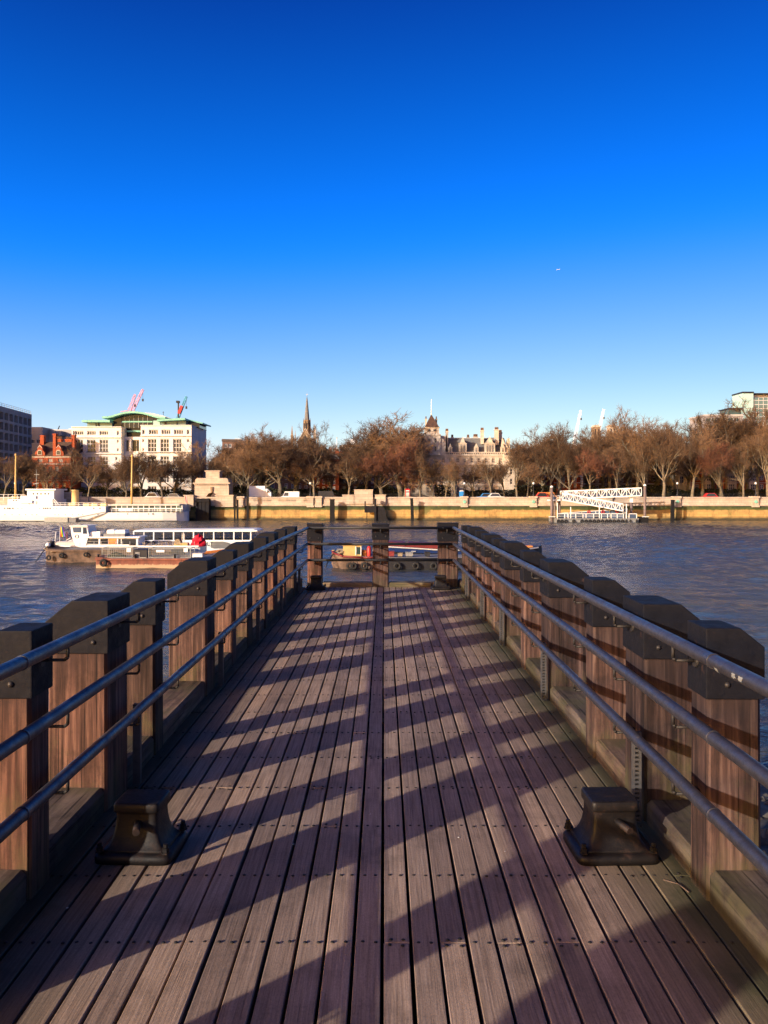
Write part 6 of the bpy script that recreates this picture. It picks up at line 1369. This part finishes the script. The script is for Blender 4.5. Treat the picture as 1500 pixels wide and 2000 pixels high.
# ------------------------------------------------------------------ bare trees
def grow(seed, spread=1.0, up=.55, trunk_f=.30, nt_=13):
    """returns (trunk MB, crown MB) of a bare plane tree about 18 m tall"""
    r_ = random.Random(seed); wood = MB(); tw = MB()
    def rod(mb, p, q, r0, r1, n):
        d = (q - p); L_ = d.length
        if L_ < 1e-4: return
        d /= L_; u = d.orthogonal().normalized(); v = d.cross(u); o = len(mb.v)
        for c, rad in ((p, r0), (q, r1)):
            for k in range(n):
                a = 6.2832 * k / n; e = u * (math.cos(a) * rad) + v * (math.sin(a) * rad); mb.v.append((c.x + e.x, c.y + e.y, c.z + e.z))
        for k in range(n): mb.f.append((o + k, o + (k + 1) % n, o + n + (k + 1) % n, o + n + k)); mb.sm.append(True)
    def rdir(d, ang):
        u = d.orthogonal().normalized(); v = d.cross(u); a = r_.uniform(0, 6.2832)
        return (d * math.cos(ang) + (u * math.cos(a) + v * math.sin(a)) * math.sin(ang)).normalized()
    def branch(p, d, L_, rad, lev):
        segs = 4 if lev < 2 else 3 if lev < 4 else 2
        pts = [p]; cur = d
        for k in range(segs):
            wob = .16 if lev < 3 else .28
            cur = (cur + Vector((r_.uniform(-wob, wob), r_.uniform(-wob, wob), r_.uniform(-wob, wob) + (.06 if lev < 4 else .02)))).normalized()
            pts.append(pts[-1] + cur * L_ / segs)
        taper = .62
        for k in range(segs):
            r0 = rad * (1 - (1 - taper) * k / segs); r1 = rad * (1 - (1 - taper) * (k + 1) / segs)
            rod(wood if lev < 4 else tw, pts[k], pts[k + 1], r0, r1, 7 if lev < 2 else 5 if lev < 3 else 3)
        if lev == 5: return
        if lev == 4:
            for k in range(nt_):
                f = r_.uniform(.25, 1); i = min(segs - 1, int(f * segs)); q = pts[i].lerp(pts[i + 1], f * segs - i)
                dd = rdir(cur, r_.uniform(.25, 1.15)); l2 = r_.uniform(.55, 1.25)
                m1 = q + dd * l2 * .5; dd2 = (dd + Vector((r_.uniform(-.4, .4), r_.uniform(-.4, .4), r_.uniform(-.25, .45)))).normalized()
                rod(tw, q, m1, .023, .017, 3); rod(tw, m1, m1 + dd2 * l2 * .5, .017, .010, 3)
                if k % 2: rod(tw, m1, m1 + rdir(dd, .8) * l2 * .5, .020, .013, 3)
            return
        nchild = (0, 4, 4, 5)[lev] if lev else 6
        for k in range(nchild):
            f = 1.0 if k == 0 else r_.uniform(.35 if lev else .55, .98)
            i = min(segs - 1, int(f * segs)); q = pts[i].lerp(pts[i + 1], min(1, f * segs - i))
            if lev == 0: ang = r_.uniform(.35, .85) * spread if k else .15
            else: ang = r_.uniform(.35, .95) if k else r_.uniform(.1, .35)
            dd = rdir(cur, ang)
            if lev < 3: dd = (dd + Vector((0, 0, .25 * up))).normalized()
            branch(q, dd, L_ * (r_.uniform(.60, .85) if lev else r_.uniform(.75, 1.05)), rad * (.62 if k == 0 else r_.uniform(.36, .52)) , lev + 1)
    # trunk with root flare
    h = 18 * trunk_f; rod(wood, Vector((0, 0, -.3)), Vector((0, 0, .5)), .52, .38, 8)
    branch(Vector((0, 0, .5)), Vector((r_.uniform(-.06, .06), r_.uniform(-.06, .06), 1)).normalized(), h, .36, 0)
    # scale to a nominal 18 m
    zt = sorted(v[2] for v in tw.v)[int(len(tw.v) * .992)]; k = 18 / zt
    for mb in (wood, tw): mb.v = [(a * k, b_ * k, c * k) for a, b_, c in mb.v]
    hw = sorted(abs(v[0]) for v in tw.v)[int(len(tw.v) * .92)]
    return wood, tw, hw
PROTO = []
for s_, sp, up_, tf in ((1, 1.0, .5, .24), (2, 1.15, .4, .22), (3, .9, .7, .24), (4, 1.05, .5, .28), (5, 1.2, .35, .21), (6, 1.0, .6, .23), (11, 1.2, .4, .22), (12, 1.0, .6, .27), (13, 1.1, .5, .24), (14, .95, .6, .28)):
    wd, tw, hw = grow(s_, sp, up_, tf, 11 if s_ < 10 else 6)
    a = wd.mesh('trunk', 'bark'); c = tw.mesh('crown', 'twig'); d = c.copy(); d.materials.clear(); d.materials.append(M['red_twig'])
    PROTO.append((a, c, d, hw))
rr = random.Random(21)
# photograph column of the trunk, row of the crown's top, crown width in columns, distance, red?, where
TREES = [
 (8, 893, 62, 216, 0, 'at the left edge behind the yellow mast of the ship'), (48, 886, 60, 222, 0, 'in front of the dark concrete office block'),
 (92, 900, 58, 214, 0, 'in front of the red brick gabled house, left one'), (136, 878, 66, 219, 0, 'in front of the red brick gabled house, right one'),
 (172, 902, 52, 213, 0, 'behind the yellow ship funnel, before the white office'), (210, 897, 60, 221, 0, 'before the left wing of the white office'),
 (246, 905, 50, 212, 0, 'behind the after mast of the white ship'), (276, 884, 62, 217, 0, 'before the centre of the white office'),
 (318, 902, 56, 211, 0, 'before the right wing of the white office, low crown'), (342, 893, 60, 220, 0, 'before the white office, just left of the arched gate'),
 (398, 864, 84, 226, 0, 'tall behind the arched gate'), (425, 878, 70, 232, 0, 'behind the right side of the arched gate'),
 (452, 868, 74, 228, 0, 'behind the thin black piles'), (486, 858, 84, 216, 0, 'behind the white lorry'),
 (512, 846, 92, 240, 0, 'highest crown left of the church, set back'), (546, 851, 104, 212, 0, 'with pale forked trunk left of the church'),
 (580, 856, 92, 228, 0, 'below the church spire'), (614, 872, 80, 213, 0, 'with pale trunk before the red brick town house, left one'),
 (627, 832, 78, 272, 0, 'tall beside the church, right of the spire'), (648, 884, 64, 226, 0, 'before the red brick town house, right one'),
 (681, 892, 62, 211, 0, 'small with white trunk left of the stepped stone block'), (716, 862, 70, 230, 0, 'behind the stepped stone block, left one'),
 (733, 823, 96, 236, 0, 'tall behind the stepped stone block'), (748, 878, 72, 212, 1, 'with reddish crown right of the stepped stone block'),
 (784, 816, 92, 227, 0, 'tall left of the pyramid tower roof'), (790, 862, 66, 215, 1, 'with reddish crown behind the red telephone box'),
 (820, 884, 54, 213, 0, 'before the left end of the stone mansion'), (846, 898, 46, 216, 0, 'below the pyramid tower of the stone mansion'),
 (870, 914, 34, 216, 0, 'small before the mansion porch'), (890, 899, 52, 211, 0, 'before the middle dormer of the stone mansion'),
 (924, 906, 40, 216, 0, 'before the mansion, right of the blue cabin'), (958, 898, 54, 211, 0, 'before the right dormers of the stone mansion'),
 (986, 902, 40, 216, 0, 'before the right end of the stone mansion'), (1010, 862, 66, 215, 0, 'just right of the stone mansion'),
 (1038, 842, 78, 234, 0, 'tall right of the stone mansion'), (1030, 905, 42, 210, 0, 'small before the shaded stone house'),
 (1074, 862, 70, 213, 0, 'before the brick corner house, left one'), (1092, 833, 86, 232, 0, 'tall behind the brick corner house'),
 (1112, 872, 60, 212, 0, 'before the brick corner house, right one'), (1150, 838, 80, 225, 0, 'left of the yellow stone towers'),
 (1152, 880, 58, 212, 1, 'low behind the left end of the upper gangway'), (1190, 822, 92, 229, 0, 'around the yellow stone towers'),
 (1208, 812, 84, 244, 0, 'highest crown right of the yellow stone towers'), (1204, 876, 62, 212, 0, 'behind the middle of the upper gangway'),
 (1246, 826, 88, 220, 0, 'behind the right end of the upper gangway'), (1262, 872, 60, 213, 0, 'behind the right guide pile'),
 (1296, 833, 84, 212, 0, 'with tall pale trunk before the stone porch'), (1318, 828, 78, 233, 0, 'tall behind the stone porch'),
 (1352, 836, 76, 216, 0, 'before the left bay of the brick and stone range'), (1372, 822, 88, 230, 0, 'before the low glass block'),
 (1408, 806, 96, 226, 0, 'tall crown left of the glass tower'), (1412, 866, 64, 211, 1, 'with leaning pale trunk before the stone window bays'),
 (1444, 800, 96, 232, 0, 'tall below the glass tower'), (1452, 862, 66, 213, 0, 'low crown below the glass tower'),
 (1478, 800, 92, 224, 0, 'tall at the right edge, left one'), (1500, 822, 80, 214, 0, 'cut by the right edge of the frame'), (1540, 820, 84, 222, 0, 'beyond the right edge of the frame'), (-40, 880, 70, 218, 0, 'beyond the left edge of the frame'),
 (470, 872, 84, 247, 0, 'set back behind the piles, right of the dark flat block'), (530, 866, 90, 250, 0, 'set back left of the church'), (678, 880, 80, 264, 0, 'set back below the white flagpole'), (700, 868, 84, 256, 0, 'set back left of the tall middle trees'), (1022, 868, 80, 253, 0, 'set back right of the mansion corner'), (1060, 858, 88, 244, 0, 'set back left of the brick corner house'), (1150, 860, 84, 262, 0, 'set back behind the white crane jib'),
 (1180, 850, 92, 258, 0, 'set back between the yellow stone towers'), (1228, 848, 96, 254, 0, 'set back right of the yellow stone towers'), (1278, 850, 94, 258, 0, 'set back left of the stone porch'), (1340, 848, 96, 242, 0, 'set back behind the stone porch, right one'),
 (1392, 842, 98, 241, 0, 'set back below the low glass block'), (1460, 838, 98, 241, 0, 'set back below the glass tower')]
for i, (px, yt, wpx, D, red, where) in enumerate(TREES):
    a, c, d, hw = PROTO[(i * 5 + i // 6) % 6] if D > 216 or px < 760 and i % 2 else PROTO[6 + i % 4]
    H_ = Z(yt, D) - GZ; sc = H_ / 18; sx = wpx * D / F / 2 / hw
    sx = max(.9 * sc, min(1.8 * sc, sx * 1.08))
    t = thing('bare_tree', ('bare reddish tree ' if red else 'bare brown plane tree ') + where, 'tree', (X(px, D), D, GZ), rr.uniform(0, 6.28), 'bare winter trees along the far bank')
    t.scale = (sx, sx, sc)
    link('trunk', a, t); link('crown', d if red else c, t)
# clipped dark shrubs and railings between the trunks
def shrub(label, px0, px1, ytop, D, seed):
    r_ = random.Random(seed); t = thing('shrub_bed', label, 'shrubs', (X((px0 + px1) / 2, D), D, GZ), 0, 'dark shrubbery behind the far road')
    mb = MB(); x0, x1 = X(px0, D), X(px1, D); n = int((x1 - x0) * 190); h = Z(ytop - 12, D) - GZ
    xc = (x0 + x1) / 2
    for k in range(n):
        x = r_.uniform(x0, x1) - xc; hh = h * (.72 + .28 * noise.noise((x * .3, seed, 0))) ; y = r_.uniform(-1.2, 1.2); z = r_.uniform(.05, 1) * hh
        s_ = r_.uniform(.12, .26); q = Vector((r_.uniform(-1, 1), r_.uniform(-1, 1), r_.uniform(-1, 1))).normalized(); u = q.orthogonal().normalized() * s_; v = q.cross(u)
        c_ = Vector((x, y, z)); mb.add([c_ + u, c_ + v, c_ - u, c_ - v], [(0, 1, 2, 3)])
    mb.build('foliage', 'hedge_leaf', t)
    sb = MB()
    for k in range(int(x1 - x0) + 1): sb.tube((x0 + k - xc, 0, 0), (x0 + k - xc + .2, .1, h * .6), .06, .03, 5)
    sb.build('stems', 'bark', t)
for i, (a, c, y, w_) in enumerate(((-20, 120, 958, 'behind the bridge of the white ship'), (120, 240, 956, 'between the ship funnel and its after mast'), (240, 375, 960, 'before the foot of the white office'), (450, 560, 955, 'right of the black piles by the gate'),
                               (560, 690, 958, 'before the foot of the red brick town house'), (690, 800, 955, 'behind the stepped stone block'), (850, 880, 948, 'before the mansion porch'), (905, 1010, 962, 'before the right foot of the mansion'),
                               (1005, 1085, 950, 'in the shade left of the brick corner house'), (1138, 1230, 952, 'behind the upper gangway'), (1230, 1310, 948, 'right of the gangways'), (1310, 1530, 960, 'before the brick and stone range'))):
    shrub('dark shrubbery ' + w_, a, c, y, 229 + (i % 2) * 3, i)
# iron railing along the garden
fr = thing('garden_railing', 'black iron garden railing along the far road', 'railing', (0, 224, GZ))
mb = MB()
for q in (.25, 1.5): mb.bar((-130, 224, GZ + q), (130, 224, GZ + q), .06)
mb.build('rail', 'dark_paint', fr, True)
mb = MB()
for k in range(-520, 521): mb.bar((k * .25, 224, GZ), (k * .25, 224, GZ + 1.75), .03)
tag(mb.build('bars', 'dark_paint', fr, True), None, None, None, 'stuff')
# ------------------------------------------------------------------ street furniture, vehicles
def street_lamp(label, px, D=200.8, base=969):
    z0 = Z(base, D); t = thing('street_lamp', label, 'lamp', (X(px, D), D, z0), 0, 'globe lamps on the embankment parapet')
    x = X(px, D)
    MB().lathe([(.34, 0), (.28, .3), (.14, .6), (.09, 1.0), (.08, 2.6), (.14, 2.7), (.05, 2.85)], (x, D, z0), 10).build('standard', 'dark_paint', t, True)
    MB().sphere((x, D, z0 + 3.1), .28).build('globe', 'white_paint', t, True)
    MB().lathe([(.12, 0), (.16, .06), (.02, .2)], (x, D, z0 + 3.36), 8).build('crown', 'dark_paint', t, True)
for px, w_ in ((907, 'right of the blue cabin'), (1042, 'left of the landing stage head'), (1323, 'right of the black pile at the landing stage'), (1476, 'at the far right of the parapet'), (606, 'below the church'), (30, 'behind the ship bridge')):
    street_lamp('globe lamp on a black standard ' + w_, px)
D = 203.4
t = thing('telephone_box', 'red telephone box standing on the bank above the leaning pile', 'telephone box', (X(796, D), D, GZ))
x = X(796, D)
MB().box(x - .55, x + .55, D, D + 1.1, GZ, GZ + 2.55).build('kiosk', 'red_paint', t, True)
MB().loft([[(x + a * q, D + .55 + b_ * q, z) for a, b_ in ((-1, -1), (1, -1), (1, 1), (-1, 1))] for q, z in ((.62, GZ + 2.55), (.62, GZ + 2.68), (.5, GZ + 2.8), (.2, GZ + 2.9))]).build('roof', 'red_paint', t, True)
for q in range(5): MB().box(x - .4, x + .4, D - .03, D, GZ + .5 + q * .36, GZ + .8 + q * .36).build('pane', 'pane_pale', t, True)
MB().box(x - .42, x + .42, D - .04, D, GZ + 2.34, GZ + 2.5).build('sign_panel', 'white_paint', t, True)
t = thing('portable_cabin', 'small bright blue portable cabin left of the mansion lamp', 'cabin', (X(901.5, D), D, GZ)); x = X(901.5, D)
MB().box(x - .5, x + .5, D, D + 1.1, GZ, GZ + 2.25).build('body', 'blue_paint', t, True)
MB().prism([(x - .55, GZ + 2.25), (x + .55, GZ + 2.25), (x + .3, GZ + 2.45), (x - .3, GZ + 2.45)], D - .05, D + 1.15).build('roof', 'white_paint', t, True); MB().box(x - .36, x + .36, D - .03, D, GZ + .1, GZ + 2).build('door', 'blue_paint', t, True)
# lorry
D = 209.0
t = thing('box_lorry', 'white box lorry parked right of the black piles', 'lorry', (X(502, D), D, GZ), 0)
x = X(502, D)
MB().box(x - 2.0, x + 2.0, D, D + 2.3, GZ + .9, GZ + 3.6).build('cargo_box', 'white_paint', t, True)
MB().prism([(x + 2.05, GZ + .6), (x + 2.05, GZ + 2.9), (x + 2.6, GZ + 2.9), (x + 3.5, GZ + 1.9), (x + 3.6, GZ + .6)], D + .1, D + 2.2).build('cab', 'white_paint', t, True)
MB().prism([(x + 2.5, GZ + 1.9), (x + 2.6, GZ + 2.75), (x + 3.3, GZ + 1.95)], D + .06, D + .1).build('side_window', 'pane_dark', t, True)
MB().box(x - 2, x + 2.1, D + .2, D + 2.1, GZ + .6, GZ + .9).build('chassis', 'dark_paint', t, True)
for q in (-1.2, 2.7):
    for yy in (D + .02, D + 2.05): MB().tube((x + q, yy, GZ + .45), (x + q, yy + .25, GZ + .45), .45, .45, 14).build('wheel', 'rubber', t, True)
def car(label, px, D, m_, h=1.5, L_=4.3, van=False, face=1):
    t = thing('parked_car' if not van else 'parked_van', label, 'van' if van else 'car', (X(px, D), D, GZ), 0 if face > 0 else math.pi, 'vehicles on the far embankment road')
    e = L_ / 2; hw = .88
    prof = [(-e, .3), (-e, .75), (-e * .92, .9), (-e * .55, .95), (-e * .25, h), (e * .45, h), (e * .8, .95), (e, .85), (e, .3)] if not van else [(-e, .3), (-e, .9), (-e * .75, 1.1), (-e * .55, h), (e, h), (e, .3)]
    MB().loft([[(a, -hw, b_) for a, b_ in prof], [(a, hw, b_) for a, b_ in prof]]).build('body', m_, t)
    win = [(-e * .5, .98), (-e * .24, h - .08), (e * .43, h - .08), (e * .7, .98)] if not van else [(-e * .7, 1.1), (-e * .55, h - .25), (-e * .15, h - .25), (-e * .15, 1.1)]
    for s_ in (-1, 1): MB().prism(win, s_ * hw, s_ * (hw + .015)).build('side_window', 'pane_dark', t)
    for q in (-.62, .62):
        for s_ in (-1, 1): MB().tube((e * q, s_ * (hw - .2), .32), (e * q, s_ * (hw + .02), .32), .32, .32, 12).build('wheel', 'rubber', t)
    for s_ in (-.6, .6): MB().box(-e - .02, -e + .05, s_ - .15, s_ + .15, .6, .75).build('headlight', 'white_paint', t)
for i, (px, m_, lab, van, h) in enumerate(((300, 'white_paint', 'white car parked below the right wing of the white office', 0, 1.9), (338, 'grey_steel', 'grey car parked left of the arched gate', 0, 1.7), (560, 'dark_paint', 'black car parked left of the pale forked tree', 0, 1.7), (567, 'white_paint', 'white van parked behind the pale forked tree', 1, 2.2),
     (640, 'dark_paint', 'black van parked before the red brick town house', 1, 2.3), (948, 'blue_paint', 'blue car parked before the right half of the mansion', 0, 1.75), (968, 'white_paint', 'white car parked before the right dormers of the mansion', 0, 1.8), (1056, 'red_paint', 'red car parked right of the lamp by the landing stage', 0, 1.9), (1070, 'orange_wood', 'orange van parked behind the left guide pile', 1, 2.0), (1385, 'red_paint', 'red car parked before the stone window bays', 0, 1.8))):
    car(lab, px, 207.5 + (i % 3), M[m_], h, 4.6, bool(van), 1 if i % 2 else -1)
